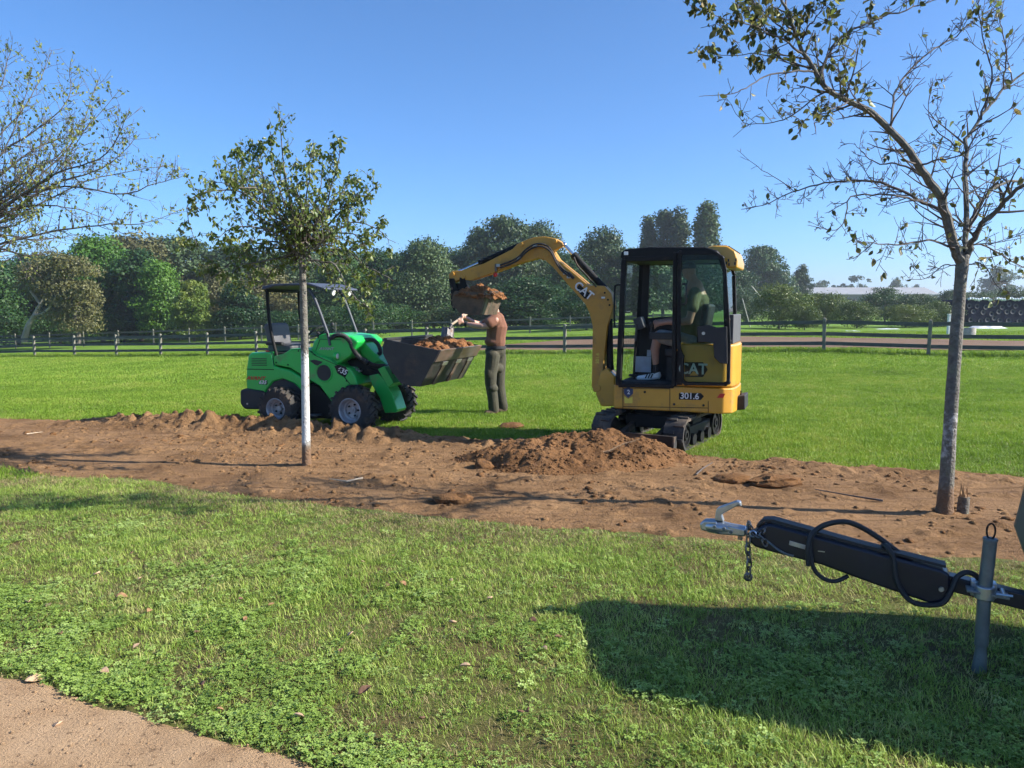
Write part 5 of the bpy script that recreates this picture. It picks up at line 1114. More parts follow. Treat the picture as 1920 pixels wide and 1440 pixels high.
# seat, wheel, lever
q = l_(540, 640, 0); m = MB(); m.box((q.x+.02, 0, q.z-.09), (.42, .46, .13)); m.box((q.x-.16, 0, q.z+.08), (.13, .44, .36), Matrix.Rotation(R(-12), 3, 'Y')); m.build('seat', 'grey_plastic', ldr, bevel=.05, seg=4)
m = MB(); m.box((q.x-.02, -.27, q.z-.02), (.28, .07, .05)); m.build('armrest', 'black_plastic', ldr, bevel=.02)
m = MB(); m.box((q.x+.0, 0, q.z-.24), (.5, .6, .2)); m.build('seat_base', 'black_plastic', ldr, bevel=.02); m = MB(); m.box((q.x-.1, -.33, q.z-.13), (.05, .02, .03)); m.build('seat_belt_buckle', 'red_decal', ldr)
q = l_(600, 620, 0); m = MB(); m.lathe([(.15, -.012), (.162, 0), (.15, .012), (.138, 0), (.15, -.012)], 'z', 24, (q.x-.05, 0, q.z-.02), Matrix.Rotation(R(-35), 3, 'Y')); m.cyl((q.x+.1, 0, q.z-.15), (q.x-.05, 0, q.z-.02), .02, .02, 8); m.build('steering_wheel', 'black_plastic', ldr)
q = l_(622, 612, -.2); m = MB(); m.cyl((q.x, -.2, q.z-.12), (q.x+.01, -.2, q.z-.01), .012, .012, 8); m.ball((q.x+.01, -.2, q.z+.02), (.03, .025, .04)); m.cyl((q.x, -.2, q.z-.02), (q.x+.06, -.2, q.z-.06), .012, .012, 8); m.build('control_lever', 'black_plastic', ldr)
# corrugated hoses
def corr(name, pts, c, r, n=70):
    P = pol([l_(x, y, c+dc) for x, y, dc in pts], n); b = MB(); b.tube(P, [r*(1 if i % 2 else .8) for i in range(n+1)], 10); b.build(name, 'black_plastic', ldr)
corr('corrugated_hose', [(620, 636, 0), (630, 629, -.02), (645, 630, -.02), (656, 640, -.02), (662, 655, 0), (672, 668, 0), (690, 682, .02)], -.34, .034)
corr('corrugated_hose', [(674, 648, 0), (684, 638, 0), (700, 638, 0), (710, 648, 0), (713, 662, .02), (702, 664, .04), (688, 656, .04), (678, 646, .04)], -.12, .03)
for k in range(3): corr('hydraulic_hose', [(664, 660+k*4, 0), (680, 670+k*4, 0), (700, 682+k*3, 0), (722, 684+k*2, 0)], -.28+.06*k, .013, 24)
# loader arm and front frame
lpr('lift_arm', [(630, 648), (650, 634), (672, 633), (690, 652), (718, 676), (735, 690), (730, 704), (712, 700), (680, 690), (655, 680)], -.12, -.14, .14, 'loader_green', .015)
lpr('arm_cover', [(664, 640), (676, 634), (704, 662), (716, 676), (700, 682), (680, 664)], -.15, -.165, .165, 'loader_green', .01)
lpr('arm_mechanism', [(648, 672), (668, 672), (690, 684), (722, 684), (738, 700), (726, 718), (700, 706), (676, 702), (660, 690)], -.2, -.21, .11, 'black_paint', .01)
lpr('front_frame', [(694, 704), (712, 700), (724, 712), (738, 738), (748, 768), (745, 773), (724, 774), (714, 745), (700, 722)], -.2, -.24, .02, 'loader_green', .015)
lpr('attachment_plate', [(722, 690), (735, 684), (752, 716), (742, 724)], -.1, -.3, .3, 'loader_green', .01)
m = MB(); m.cyl(l_(690, 690, -.2), l_(740, 712, -.2), .03, .03, 12); m.build('tilt_cylinder', 'black_paint', ldr); 
# bucket
LBW = .66; lb = lp_([(722, 636), (717, 650), (718, 663), (733, 694), (752, 719), (770, 724), (788, 725), (824, 657)], -LBW)
bk = MB(); bk.strip(lb, -LBW, LBW, .012); lbo = bk.build('bucket', 'bucket_steel', ldr)
for c in (-LBW, LBW-.012): m = MB(); m.prism(lb, c-.002, c+.014); m.build('end_plate', 'bucket_steel', lbo, bevel=.003)
A, B = Vector(lb[-2]), Vector(lb[-1]); nn = Vector(((B-A).y, -(B-A).x)).normalized()
def face_bar(name, t0, t1, c, w, th_, m): 
    a, b = A.lerp(B, t0)+nn*th_/2, A.lerp(B, t1)+nn*th_/2; k = MB(); k.bar((a.x, c, a.y), (b.x, c, b.y), w, th_, (nn.x, 0, nn.y)); return k.build(name, m, lbo, bevel=.002)
for c in (-.3, .12, .5): face_bar('wear_strip', .0, .66, c, .09, .014, 'worn_steel')
for c in (-.3, .12, .5): face_bar('wear_strip_edge', .56, .66, c, .16, .016, 'bare_edge')
face_bar('cutting_edge', .7, 1.02, 0, LBW*2, .02, 'worn_steel')
m = MB(); m.bar((lb[0][0], -LBW, lb[0][1]), (lb[0][0], LBW, lb[0][1]), .05, .03); m.build('top_rim', 'bucket_steel', lbo, bevel=.004)
m = MB(); m.strip([(lb[0][0]+.02, lb[0][1]-.02), (lb[1][0]+.02, lb[1][1])], -LBW+.02, LBW-.02, .006); m.build('worn_inside', 'bare_edge', lbo)
a_, b_2 = lb[1], lb[-1]
soil_load('soil_load', 'brown soil lying in the loader bucket', LD, [(a_[0]+.16, -LBW+.02, b_2[1]-.035), (b_2[0]-.03, -LBW+.02, b_2[1]-.035), (b_2[0]-.03, LBW-.02, b_2[1]-.035), (a_[0]+.16, LBW-.02, b_2[1]-.035)], .10, 301, lumps=380, prof=lambda U, V: .2+1.1*sstep(.05, .4, V))

# ------------------------------------------------------------------ worker with shovel
def worker():
    b = gp(932, 776); Y = b.y; r = lambda px, py, dy=0: at(px, py, Y+dy)-b
    t = thing('person', 'worker in brown shirt and olive trousers shovelling soil beside the loader bucket', 'person', b)
    sk_ = [('t', [r(930, 612), r(931, 596), r(929, 582)], [.09, .065, .055]), ('b', r(926, 569), (.078, .085, .115)), ('b', r(919, 571), (.022, .02, .03)), ('b', r(929, 571, -.085), (.018, .01, .03)), ('t', [r(921, 579), r(923, 581)], [.045, .05])]
    sk_ += [('t', [r(929, 600, -.19), r(916, 610, -.24), r(904, 612, -.25)], [.06, .052, .047]), ('t', [r(904, 612, -.25), r(888, 610, -.2), r(872, 607, -.12)], [.046, .043, .029])]
    sk_ += [('b', r(864, 602.5, -.1), (.045, .028, .045))]
    for k, (a, c, d) in enumerate(((859, 598, .0), (858, 601, .01), (858.5, 604, .015), (860, 607, .02))): sk_.append(('t', [r(863, 600+2*k, -.12), r(a, c, -.135), r(a+2, c+3.5, -.09)], [.011, .0105, .009]))
    sk_.append(('t', [r(866, 600, -.11), r(864, 595, -.09), r(861, 594, -.06)], [.013, .011, .009]))
    sk_ += [('t', [r(926, 600, .19), r(905, 610, .22), r(886, 604, .12), r(873, 596, .0)], [.06, .048, .042, .03]), ('b', r(869, 593, -.04), (.042, .03, .042))]
    for k in range(4): sk_.append(('t', [r(869, 590+2*k, -.05), r(866, 590+2.4*k, -.085), r(867.5, 593+2.4*k, -.10)], [.0105, .010, .009]))
    blob('body', sk_, 'skin', t, .009, 3)
    blob('shirt', [('t', [r(930, 641, .01), r(930, 630), r(932, 612), r(931, 600)], [.150, .150, .165, .13]), ('b', r(924, 640, -.02), (.13, .13, .09)), ('t', [r(929, 599, -.14), r(918, 606, -.23)], [.095, .082]), ('t', [r(926, 600, .14), r(912, 607, .22)], [.095, .082]), ('t', [r(930, 598), r(930, 590)], [.1, .068])], 'brown_cloth', t, .012, 3)
    blob('trousers', [('b', r(929, 658, .03), (.165, .15, .13)), ('t', [r(924, 668, -.07), r(920, 700, -.08), r(920, 720, -.08), r(924, 745, -.07), r(926, 766, -.06)], [.112, .098, .09, .084, .082]), ('t', [r(936, 668, .1), r(936, 700, .12), r(936, 722, .13), r(940, 748, .14), r(943, 762, .15)], [.112, .098, .09, .084, .082]), ('b', r(925, 762, -.06), (.085, .085, .05)), ('b', r(917, 700, -.13), (.07, .06, .09)), ('b', r(923, 728, -.1), (.095, .085, .07)), ('b', r(930, 690, .02), (.12, .12, .08))], 'olive_trousers', t, .012, 3)
    m = MB(); m.lathe([(.140, -.02), (.158, -.02), (.158, .02), (.140, .02)], 'z', 24, r(930, 651, .02)); m.build('belt', 'cap_dark', t)
    for x, y, dy in ((926, 771, -.06), (943, 767, .15)):
        blob('boot', [('t', [r(x+3, y, dy), r(x-4, y+2, dy-.03), r(x-14, y+3, dy-.06)], [.05, .05, .038]), ('t', [r(x+2, y, dy), r(x+1, y-7, dy)], [.05, .055])], 'boot', t, .012, 3)
    blob('cap', [('b', r(926.5, 563), (.088, .095, .062)), ('t', [r(917, 566), r(911, 568)], [.045, .03])], 'cap_dark', t, .01, 3)
    blob('hair', [('b', r(930, 568.5), (.072, .088, .06))], 'hair_grey', t, .01, 3)
    m = MB(); q0, q1 = r(872, 607, -.12), r(877, 608, -.145); m.tube([q0, q1], .036, 14); m.build('watch', 'cap_dark', t)
    # shovel: rests in the loader bucket, held in both hands
    sb = at(836, 640, Y-.35); sv = thing('shovel', 'long handled shovel the worker holds in the loader bucket', 'shovel', sb); s2 = lambda px, py, dy=0: at(px, py, Y+dy)-sb
    m = MB(); m.tube(pol([s2(846, 609, -.19), s2(856, 602, -.13), s2(866, 595.5, -.07), s2(876, 588.5, -.01), s2(890, 579, .08)], 10), .019, 10); m.build('handle', 'ash_wood', sv)
    m = MB(); m.tube([s2(843, 616, -.22), s2(847, 608.5, -.185)], [.02, .024], 10); m.build('socket', 'shovel_steel', sv)
    V = []; nu, nv = 9, 10
    Bp = [s2(825, 634, -.36), s2(850, 638, -.36), s2(851, 613, -.2), s2(829, 612, -.2)]
    for j in range(nv):
        for i in range(nu):
            u, v = i/(nu-1), j/(nv-1); p = Bp[0].lerp(Bp[1], u).lerp(Bp[3].lerp(Bp[2], u), v); d = (2*u-1); p = p+Vector((0, .045*d*d+(.02 if abs(d) < .15 and v > .3 else 0)*-1, -.02*d*d*(1-v))); V.append(p)
    m = MB(); m.add(V, [(j*nu+i, j*nu+i+1, (j+1)*nu+i+1, (j+1)*nu+i) for j in range(nv-1) for i in range(nu-1)]); o = m.build('blade', 'shovel_steel', sv, smooth=60); sd = o.modifiers.new('solid', 'SOLIDIFY'); sd.thickness = .004
worker()
# ------------------------------------------------------------------ trailer with drawbar in the foreground
TA = math.atan2(-.49, 1.02)      # along the drawbar from the coupling backwards
TO = Vector((1.01, 3.83, 0)); TF = Frame(TO.x, TO.y, TA); TF.o.z = tzf(*TO.xy); w_ = TF.tr
trl = thing('trailer', 'grey trailer with long dark drawbar and galvanised hitch at right', 'trailer', TF.o, TA)
g = lambda px, py, c=0: w_(px, py, c)
# hitch: cast coupling head, lever handle
m = MB(); A, B = g(1318, 984), g(1400, 996)
ax_ = (B-A).normalized(); upv = Vector((-ax_.z, 0, ax_.x)); upv = upv if upv.z > 0 else -upv
m.tube([A, A+ax_*.03, A+ax_*.08, A+ax_*.13, B], [.022, .034, .036, .030, .026], 14); m.prism(w_ and TF.poly([(1313, 980), (1322, 973), (1345, 974), (1350, 985), (1368, 982), (1400, 990), (1399, 1004), (1350, 1000), (1316, 992)]), -.028, .028); hitch = m.build('coupling_head', 'galvanised', trl, bevel=.01, seg=3)
m = MB(); m.prism(TF.poly([(1341, 975), (1343, 958), (1346, 951), (1382, 938), (1389, 940), (1391, 949), (1386, 946), (1360, 960), (1354, 964), (1358, 977)]), -.017, .017); m.build('coupling_lever', 'galvanised', hitch, bevel=.006, seg=3)
for p in ((1340, 987), (1358, 991), (1371, 997)): q = g(*p, -.03); k = MB(); k.cyl(q, q+Vector((0, -.012, 0)), .009, .009, 6); k.build('bolt', 'dull_galvanised', hitch)
m = MB(); m.prism(TF.poly([(1383, 1002), (1392, 1002), (1392, 1012), (1384, 1011)]), -.01, .01); m.build('breakaway_tab', 'stump_wood', hitch)
# damper housing: long pressed steel cover, rounded nose, open groove along its top
hb = MB(); H0 = TF.poly([(1402, 1006), (1420, 992), (1434, 984), (1446, 983), (1600, 1026), (1768, 1070), (1781, 1078), (1783, 1106), (1770, 1130), (1745, 1133), (1640, 1097), (1540, 1060), (1440, 1034), (1415, 1026), (1404, 1016)], -.055)
hb.prism(H0, -.055, .055); hous = hb.build('damper_housing', 'navy_paint', trl, bevel=.018, seg=4)
m = MB(); m.strip(TF.poly([(1423, 986), (1434, 975), (1450, 975), (1600, 1017), (1772, 1061)], 0), -.035, .035, .012); m.build('rubber_boot', 'black_plastic', hous)
m = MB(); q = g(1495, 1022, -.056); d_ = (g(1506, 1025, -.056)-g(1482, 1018, -.056)).normalized(); m.box(q, (.075, .003, .022), Matrix((d_, Vector((0, 1, 0)), d_.cross(Vector((0, 1, 0))))).transposed()); m.build('rating_plate', 'galvanised', hous, bevel=.006)
q = g(1765, 1105, -.058); m = MB(); m.cyl(q, q+Vector((0, -.006, 0)), .012, .01, 14); m.build('bolt', 'galvanised', hous)
q = g(1540, 1034, -.056); m = MB(); m.box(q, (.03, .003, .004)); m.build('scratch_plate', 'galvanised', hous)
# rear part of the drawbar
a, b = g(1760, 1085, 0), g(1990, 1143, 0); m = MB(); m.bar(a, b, .07, .07); m.build('drawbar_beam', 'navy_paint', trl, bevel=.006)
dv = (b-a).normalized(); b2 = b+dv*.25; m = MB(); m.bar(b, b2, .07, .07); m.build('drawbar_beam', 'navy_paint', trl)
# cables
def cable(name, pts, r, m_='black_plastic', n=50): 
    b = MB(); b.tube(pol([g(x, y, c) for x, y, c in pts], n), r, 9); return b.build(name, m_, trl)
cable('brake_cable', [(1516, 1060, -.07), (1515, 1030, -.08), (1522, 1003, -.07), (1545, 985, -.04), (1580, 978, -.02), (1610, 986, 0), (1650, 1010, .01), (1690, 1040, .02), (1715, 1058, .03)], .013)
cable('electric_cable', [(1516, 1005, -.07), (1524, 1060, -.075), (1540, 1082, -.07), (1565, 1090, -.06), (1590, 1080, -.03)], .010)
cable('electric_cable', [(1656, 1022, .0), (1664, 1026, -.06), (1676, 1050, -.07), (1680, 1085, -.075), (1695, 1115, -.075), (1720, 1132, -.07), (1765, 1132, -.07), (1785, 1105, -.06), (1795, 1082, -.05), (1815, 1073, -.04), (1835, 1085, -.03), (1842, 1110, 0)], .012)
cable('brake_rod', [(1436, 1012, -.05), (1455, 1028, -.06), (1472, 1038, -.065), (1488, 1043, -.06)], .006, 'dull_galvanised')
for p in ((1697, 1042, .02), (1704, 1046, .02)): q = g(*p); m = MB(); m.ball(q, (.022, .018, .018)); m.build('cable_clip', 'black_plastic', trl)
# chain: separate links
def chain(pts, n):
    P = pol([g(*p) for p in pts], n)
    for i in range(n):
        a_, b_ = P[i], P[i+1]; d = (b_-a_); L = d.length*.72; d.normalize(); s_ = d.orthogonal().normalized(); s_ = s_ if i % 2 else d.cross(s_); cc = (a_+b_)/2
        pt = [cc+d*L*math.cos(k*math.pi/8)+s_*.013*math.sin(k*math.pi/8) for k in range(17)]; m = MB(); m.tube(pt, .0048, 7, cap=False); m.build('chain_link', 'chain_steel', trl)
chain([(1404, 980, -.03), (1404, 1000, -.05), (1402, 1030, -.055), (1405, 1055, -.055), (1403, 1080, -.055)], 7)
chain([(1405, 985, -.04), (1415, 1000, -.06), (1430, 1010, -.065), (1436, 1022, -.06)], 4)
chain([(1442, 984, -.02), (1432, 992, -.05), (1427, 1008, -.06)], 4)
q = g(1403, 1078, -.055); m = MB(); m.lathe([(.012, -.008), (.022, -.004), (.022, .004), (.012, .008)], 'y', 14, q-Vector((0, 0, .01))); m.build('chain_hook', 'chain_steel', trl)
q = g(1412, 1001, -.065); m = MB(); m.lathe([(.014, -.005), (.019, 0), (.014, .005), (.010, 0), (.014, -.005)], 'y', 16, q); m.build('shackle', 'galvanised', trl)
# prop stand
c_ = -.075; tp_, cl, ft_ = g(1857, 1012, c_), g(1846, 1110, c_), g(1835, 1268, c_)
ft_.z = max(ft_.z, -.01); m = MB(); m.tube([tp_, cl, ft_+(tp_-ft_)*.22], [.027, .027, .027], 18); stn = m.build('prop_stand', 'dull_galvanised', trl, bevel=.003)
m = MB(); m.tube([ft_+(tp_-ft_)*.24, ft_+(tp_-ft_)*.2, ft_+(tp_-ft_)*.05, ft_], [.022, .022, .03, .028], 16); m.build('foot', 'dull_galvanised', stn)
m = MB(); m.tube([tp_-(tp_-cl)*.0, tp_+(tp_-cl)*.03], [.030, .028], 18); m.build('cap', 'dull_galvanised', stn)
rg = MB(); q = tp_+Vector((0, 0, .01)); rg.tube([q+Vector((.016*math.cos(k*.4), 0, .028+.034*math.sin(k*.4))) for k in range(17)], .004, 7); rg.build('pull_ring', 'black_paint', stn)
ck = MB(); dz = (tp_-ft_).normalized(); ck.tube([cl-dz*.03, cl+dz*.03], [.04, .04], 18); ck.box(cl+Vector((0, .05, 0)), (.1, .05, .07)); ck.build('clamp', 'galvanised', trl, bevel=.006)
m = MB(); m.bar(cl+Vector((-.07, .0, .005)), cl+Vector((.09, .0, -.005)), .07, .012); m.build('clamp_plate', 'dull_galvanised', trl, bevel=.003)
q = cl+Vector((.06, -.03, .03)); m = MB(); m.tube([q, q+Vector((.0, -.07, 0))], .009, 8); m.tube([q+Vector((-.03, -.07, .0)), q+Vector((.03, -.07, 0))], .006, 8); m.build('clamp_screw', 'galvanised', trl)
# body: rounded box; its near top edge and front throw the long shadow
L0 = 1.72; plan = [(1.41, .55), (1.46, .63), (1.60, .68), (4.2, .68), (4.2, -.24), (1.95, -.24), (1.82, -.20), (1.73, -.05)]
bd = MB(); n = len(plan); z0_, z1_ = .27, 1.40
bd.add([(a+.05, b, z0_) for a, b in plan]+[(a-.04, b, .52) for a, b in plan]+[(a+(.10 if a < 2 else 0), b, z1_) for a, b in plan], [tuple(range(n-1, -1, -1)), tuple(range(2*n, 3*n))]+[(k*n+i, k*n+(i+1) % n, (k+1)*n+(i+1) % n, (k+1)*n+i) for k in (0, 1) for i in range(n)])
bdo = bd.build('body', 'trailer_grey', trl, bevel=.03, seg=3)
ld_ = MB(); ld_.add([(a+(.085 if a < 2 else .0), b*1.02, z) for z in (z1_+.002, z1_+.045) for a, b in plan], [tuple(range(n-1, -1, -1)), tuple(range(n, 2*n))]+[(i, (i+1) % n, n+(i+1) % n, n+i) for i in range(n)]); ld_.build('lid', 'trailer_grey', trl, bevel=.012)
for u in (2.2, 2.8, 3.4, 4.0):
    for c in (.684, -.244): m = MB(); m.box((u, c, .9), (.05, .014, .8)); m.build('rib', 'dull_galvanised', bdo, bevel=.003)
m = MB(); m.box((3.1, .22, .22), (2.2, .6, .08)); m.build('chassis', 'dull_galvanised', trl)
for c in (.80, -.36): m = MB(); m.strip([(2.62, .36), (2.72, .60), (3.0, .68), (3.28, .60), (3.38, .36)], c-.1, c+.1, .012); m.build('mudguard', 'black_plastic', trl)
m = MB(); m.tube([(3.0, -.36, .31), (3.0, .8, .31)], .03, 10); m.build('axle', 'dull_galvanised', trl)
for c in (.80, -.36):
    m = MB(); m.lathe([(.12, -.08), (.2, -.09), (.29, -.085), (.31, -.06), (.31, .06), (.29, .085), (.2, .09), (.12, .08)], 'y', 30, (3.0, c, .31)); wh = m.build('wheel_tyre', 'rubber', trl); m = MB(); m.lathe([(.0, .05), (.1, .05), (.16, .06), (.18, .085), (.18, -.085), (.16, -.06), (.1, -.05), (0, -.05)], 'y', 24, (3.0, c, .31)); m.build('rim', 'rim_grey', wh)
# ------------------------------------------------------------------ things beyond the fence at the right
d = 260; pa, pb = at(1440, 545, d), at(1760, 548, d); bx0, bx1 = pa.x, pb.x; zt = at(1600, 539, d).z; zm = at(1600, 552, d).z
t = thing('barn', 'long low barn with pale grey roof behind the hedge', 'barn', ((bx0+bx1)/2, d, tzf(0, d)*0))
hw = (bx1-bx0)/2
m = MB(); m.box((0, 9, (zm)/2-.2), (hw*2-2, 16, zm)); m.build('wall', 'barn_wall', t)
m = MB(); m.prism([(-1.0, zm-.15), (9, zt), (19, zm-.15), (19, zm+.1), (9, zt+.25), (-1.0, zm+.1)], 0, 1)
V = [(x, y, z) for y, x, z in [(a, b, c) for a, b, c in m.v]]; m.v = [(-hw+2*hw*q[1], q[0], q[2]) for q in [(p[0], p[1], p[2]) for p in m.v]]; m.build('roof', 'barn_roof', t)
for k in range(9):
    m = MB(); m.box((-hw+4+k*(2*hw-8)/8, .9, zm*.45), (3.2, .2, zm*.6)); m.build('opening', 'cab_inner', t)
# covered stack with tyre marks
d = 62; pa, pb = at(1812, 600, d), at(2010, 600, d); zt = at(1850, 559, d).z; z0 = tzf(pa.x, d)
t = thing('covered_stack', 'stack under dark blue sheeting with pale round spots by the right edge', 'stack', (pa.x, d, z0)); Lx = pb.x-pa.x; hh = zt-z0
m = MB(); m.box((Lx/2, 2, hh/2-.05), (Lx, 4, hh-.1)); m.build('sheeting', 'sheet_blue', t, bevel=.15, seg=3)
g_ = random.Random(9)
sp = MB(); spm = None
for i in range(14):
    for j in range(3):
        x = .35+i*.62+(.3 if j % 2 else 0)+g_.uniform(-.2, .2); z = hh*(.25+.24*j)+g_.uniform(-.14, .14)
        if spm is None: m = MB(); m.lathe([(.10, -.02), (.2, -.045), (.2, .02)], 'y', 14, (0, 0, 0)); o = m.build('tyre_spot', 'tyre_spot', t); spm = o.data
        else: o = bpy.data.objects.new('tyre_spot', spm); C.objects.link(o); o.parent = t
        o.location = (x, .0, z)
ts_ = MB(); n = 40
for i in range(n):
    x0, x1 = Lx*i/n, Lx*(i+1)/n; a = .12*math.sin(i*1.3)+.08*math.sin(i*2.9); ts_.tube([(x0, -.03, hh-.1+a*.6), ((x0+x1)/2, -.1, hh-.05+a*.3), (x1, -.03, hh-.1+.12*.6*math.sin((i+1)*1.3))], .10, 6)
ts_.build('white_edging', 'white_sheet', t)
def heapy(name, px0, px1, py, top, dd, m, label, cat):
    a, b = at(px0, py, dd), at(px1, py, dd); h = top; L = b.x-a.x; u = np.linspace(-1, 1, 40); U, V = np.meshgrid(u, np.linspace(-1, 1, 20), indexing='ij'); Z = h*np.clip(1-np.abs(U)**2.5, 0, 1)*np.clip(1-V**2, 0, 1)*(.5+.9*fbm(U*4, V*3, 3, int(px0)))
    o = gridmesh(name, U*L/2, V*.8, Z-.02, m); o.location = ((a.x+b.x)/2, dd, tzf((a.x+b.x)/2, dd)); tag(o, label, cat)
heapy('plastic_sheet', 1818, 1885, 606, .32, 58, 'white_sheet', 'crumpled white plastic sheet in front of the covered stack', 'sheet')
heapy('plastic_sheet', 1578, 1618, 616, .10, 50, 'white_sheet', 'small patch of white plastic on the grass in the paddock', 'sheet')
heapy('plastic_sheet', 1640, 1695, 609, .08, 56, 'white_sheet', 'thin white plastic scrap behind the paddock track', 'sheet')
p = at(1815, 626, 38); z = tzf(p.x, 38); t = thing('drum', 'pale concrete ring beside the right hand trunk in the paddock', 'concrete ring', (p.x, 38, z)); m = MB(); m.lathe([(.27, .0), (.33, .0), (.34, .05), (.33, .1), (.34, .5), (.33, .56), (.28, .56), (.27, .1)], 'z', 24); m.build('shell', 'concrete', t)
m = MB(); m.lathe([(.30, .3), (.345, .3), (.345, .34), (.30, .34)], 'z', 24); m.build('band', 'concrete', t)
p = at(1779, 612, 44); z = tzf(p.x, 44); m = MB(); m.box((0, 0, .55), (.16, .16, 1.2)); m.box((0, 0, 1.17), (.2, .2, .05)); o = m.build('marker_post', 'white_paint', bevel=.02); o.location = (p.x, 44, z); tag(o, 'white marker post left of the right hand trunk beyond the fence', 'post')
p = at(1392, 602, 40); pt = [at(1408, 536, 40), at(1426, 556, 40)]
for i, (a, b, lab) in enumerate((((1392, 560), (1404, 604), 'thin pale pole leaning beside the rear of the cab'), ((1409, 536), (1424, 554), 'short pale pole leaning against the thorny bush'))):
    A, B = at(*a, 60), at(*b, 60); gz = tzf(B.x, 60); 
    if i == 1: B = B+(B-A).normalized()*2.6
    m = MB(); m.tube([A-B, Vector((0, 0, 0)), (B-A).normalized()*.5], .035, 8); o = m.build('pole', 'grey_pole'); o.location = B; tag(o, lab, 'pole')
# far low rise on the horizon
hxs = np.linspace(-900, 900, 120); hys = np.linspace(0, 1, 8); KX, KT = np.meshgrid(hxs, hys, indexing='ij'); KY = 600+500*KT
tag(gridmesh('hill', KX, KY, tz(KX, KY)-1+KT*(9+9*fbm(KX*.004, KX*0, 3, 7)), 'lawn_soil'), kind='structure')
far_wood = []
gg = np.random.default_rng(3); nb = 240; bxs = gg.uniform(-380, 420, nb); bl = [((x, gg.uniform(380, 430), tzf(x, 400)+gg.uniform(.5, 5.5)), (gg.uniform(4, 8),)*2+(gg.uniform(2, 3.4),)) for x in bxs]
V, Fc = crown_mesh('wood', bl, 26000, .9, 55); o = npmesh('far_wood', V, Fc, 'far_grey'); tag(o, 'hazy line of distant woodland along the horizon', 'woodland', kind='stuff')

# ------------------------------------------------------------------ fallen leaves on the near lawn and path
def dead_leaf(px, py, L, m, label, curl=.35, group=None, rz=None, z=.035):
    q = gp(px, py); z = .004 if q.y < path_y(q.x) else z; V0, F0 = leaf_shape(.3); V = V0.copy(); V[:, 2] += curl*(V[:, 0]-.4)**2*1.3+curl*np.abs(V[:, 1])*.8; V[:, 0] -= .5
    me = bpy.data.meshes.new('fallen_leaf'); me.from_pydata([tuple(v*L) for v in V], [], F0); me.shade_smooth(); o = link('fallen_leaf', me, m, smooth=0)
    sd = o.modifiers.new('solid', 'SOLIDIFY'); sd.thickness = .001
    L2 = .62; o.scale = (L2, L2, L2); o.location = (q.x, q.y, q.z+z*.6); o.rotation_euler = (R(random.uniform(-25, 25)), R(random.uniform(-20, 20)), random.uniform(0, 6.28) if rz is None else rz); return tag(o, label, 'leaf', group)
dead_leaf(66, 1278, .13, 'pale_leaf', 'large pale brown leaf at the edge of the sandy path', .5, rz=R(30), z=.03)
dead_leaf(55, 1137, .085, 'pale_leaf', 'curled tan leaf near the left edge of the lawn', .7); dead_leaf(92, 1142, .085, 'pale_leaf', 'flat tan leaf right beside the curled tan leaf', .2)
dead_leaf(228, 1125, .11, 'dry_leaf', 'long orange brown leaf on the left part of the lawn', .1, rz=R(5)); dead_leaf(280, 1153, .08, 'dry_leaf', 'orange leaf just below the long orange brown leaf', .3)
dead_leaf(182, 1083, .10, 'pale_leaf', 'long pale leaf on the lawn below the small tree', .2); dead_leaf(560, 1357, .07, 'pale_leaf', 'tan leaf in the clover close to the path edge', .5, z=.05)
dead_leaf(198, 1270, .09, 'pale_leaf', 'pale curled leaf in the clover right of the path corner', .8); dead_leaf(380, 1295, .08, 'dry_leaf_dark', 'dark curled leaf in the clover left of centre', .8)
dead_leaf(755, 1101, .09, 'dry_leaf', 'orange leaf on the lawn left of the picture centre', .3); dead_leaf(848, 1176, .07, 'pale_leaf', 'pale leaf on bare ground near the picture centre', .8)
dead_leaf(685, 1307, .10, 'dry_leaf_dark', 'dark stick like leaf in the lower middle of the lawn', .9); dead_leaf(872, 1258, .08, 'pale_leaf', 'tan leaf below the pale leaf at the centre', .5); dead_leaf(1740, 1000, .06, 'dry_leaf', 'bright wood chip by the foot of the bare tree', .1)
dead_leaf(1000, 1172, .09, 'dry_leaf_dark', 'brown leaf left of the trailer shadow', .6)
gl_ = random.Random(12)
for k in range(26):
    dead_leaf(gl_.uniform(20, 1050), gl_.uniform(1030, 1390) if k % 3 else gl_.uniform(1030, 1200), gl_.uniform(.045, .075), gl_.choice(['dry_leaf', 'dry_leaf_dark', 'pale_leaf']), 'small dry brown leaf lying in the near lawn', gl_.uniform(.2, .9), 'small fallen leaves on the near lawn')

# ------------------------------------------------------------------ grass and clover: copies of small tufts, too many to count
def tuft(name, nb, spread, h, w, m, seed, lean=.5, seg=3):
    g = random.Random(seed); V = []; Fc = []
    for i in range(nb):
        a = g.uniform(0, 6.283); r = spread*math.sqrt(g.random()); b = Vector((r*math.cos(a), r*math.sin(a), -.004)); hh = h*g.uniform(.45, 1.15); az = g.uniform(0, 6.283); ln = lean*g.uniform(.2, 1.3)*hh
        d = Vector((math.cos(az), math.sin(az), 0)); sd = Vector((-d.y, d.x, 0))*w*g.uniform(.6, 1.2)*.5; k = len(V)
        for j in range(seg):
            t_ = j/seg; p = b+d*ln*t_*t_+Vector((0, 0, hh*t_*(1-.25*t_*lean))); V += [p-sd*(1-.6*t_), p+sd*(1-.6*t_)]
        V.append(b+d*ln+Vector((0, 0, hh*(1-.25*lean))))
        for j in range(seg-1): q = k+2*j; Fc.append((q, q+1, q+3, q+2))
        q = k+2*(seg-1); Fc.append((q, q+1, q+2))
    me = bpy.data.meshes.new(name); me.from_pydata([tuple(v) for v in V], [], Fc); me.materials.append(MATS[m]); return bpy.data.objects.new(name, me)
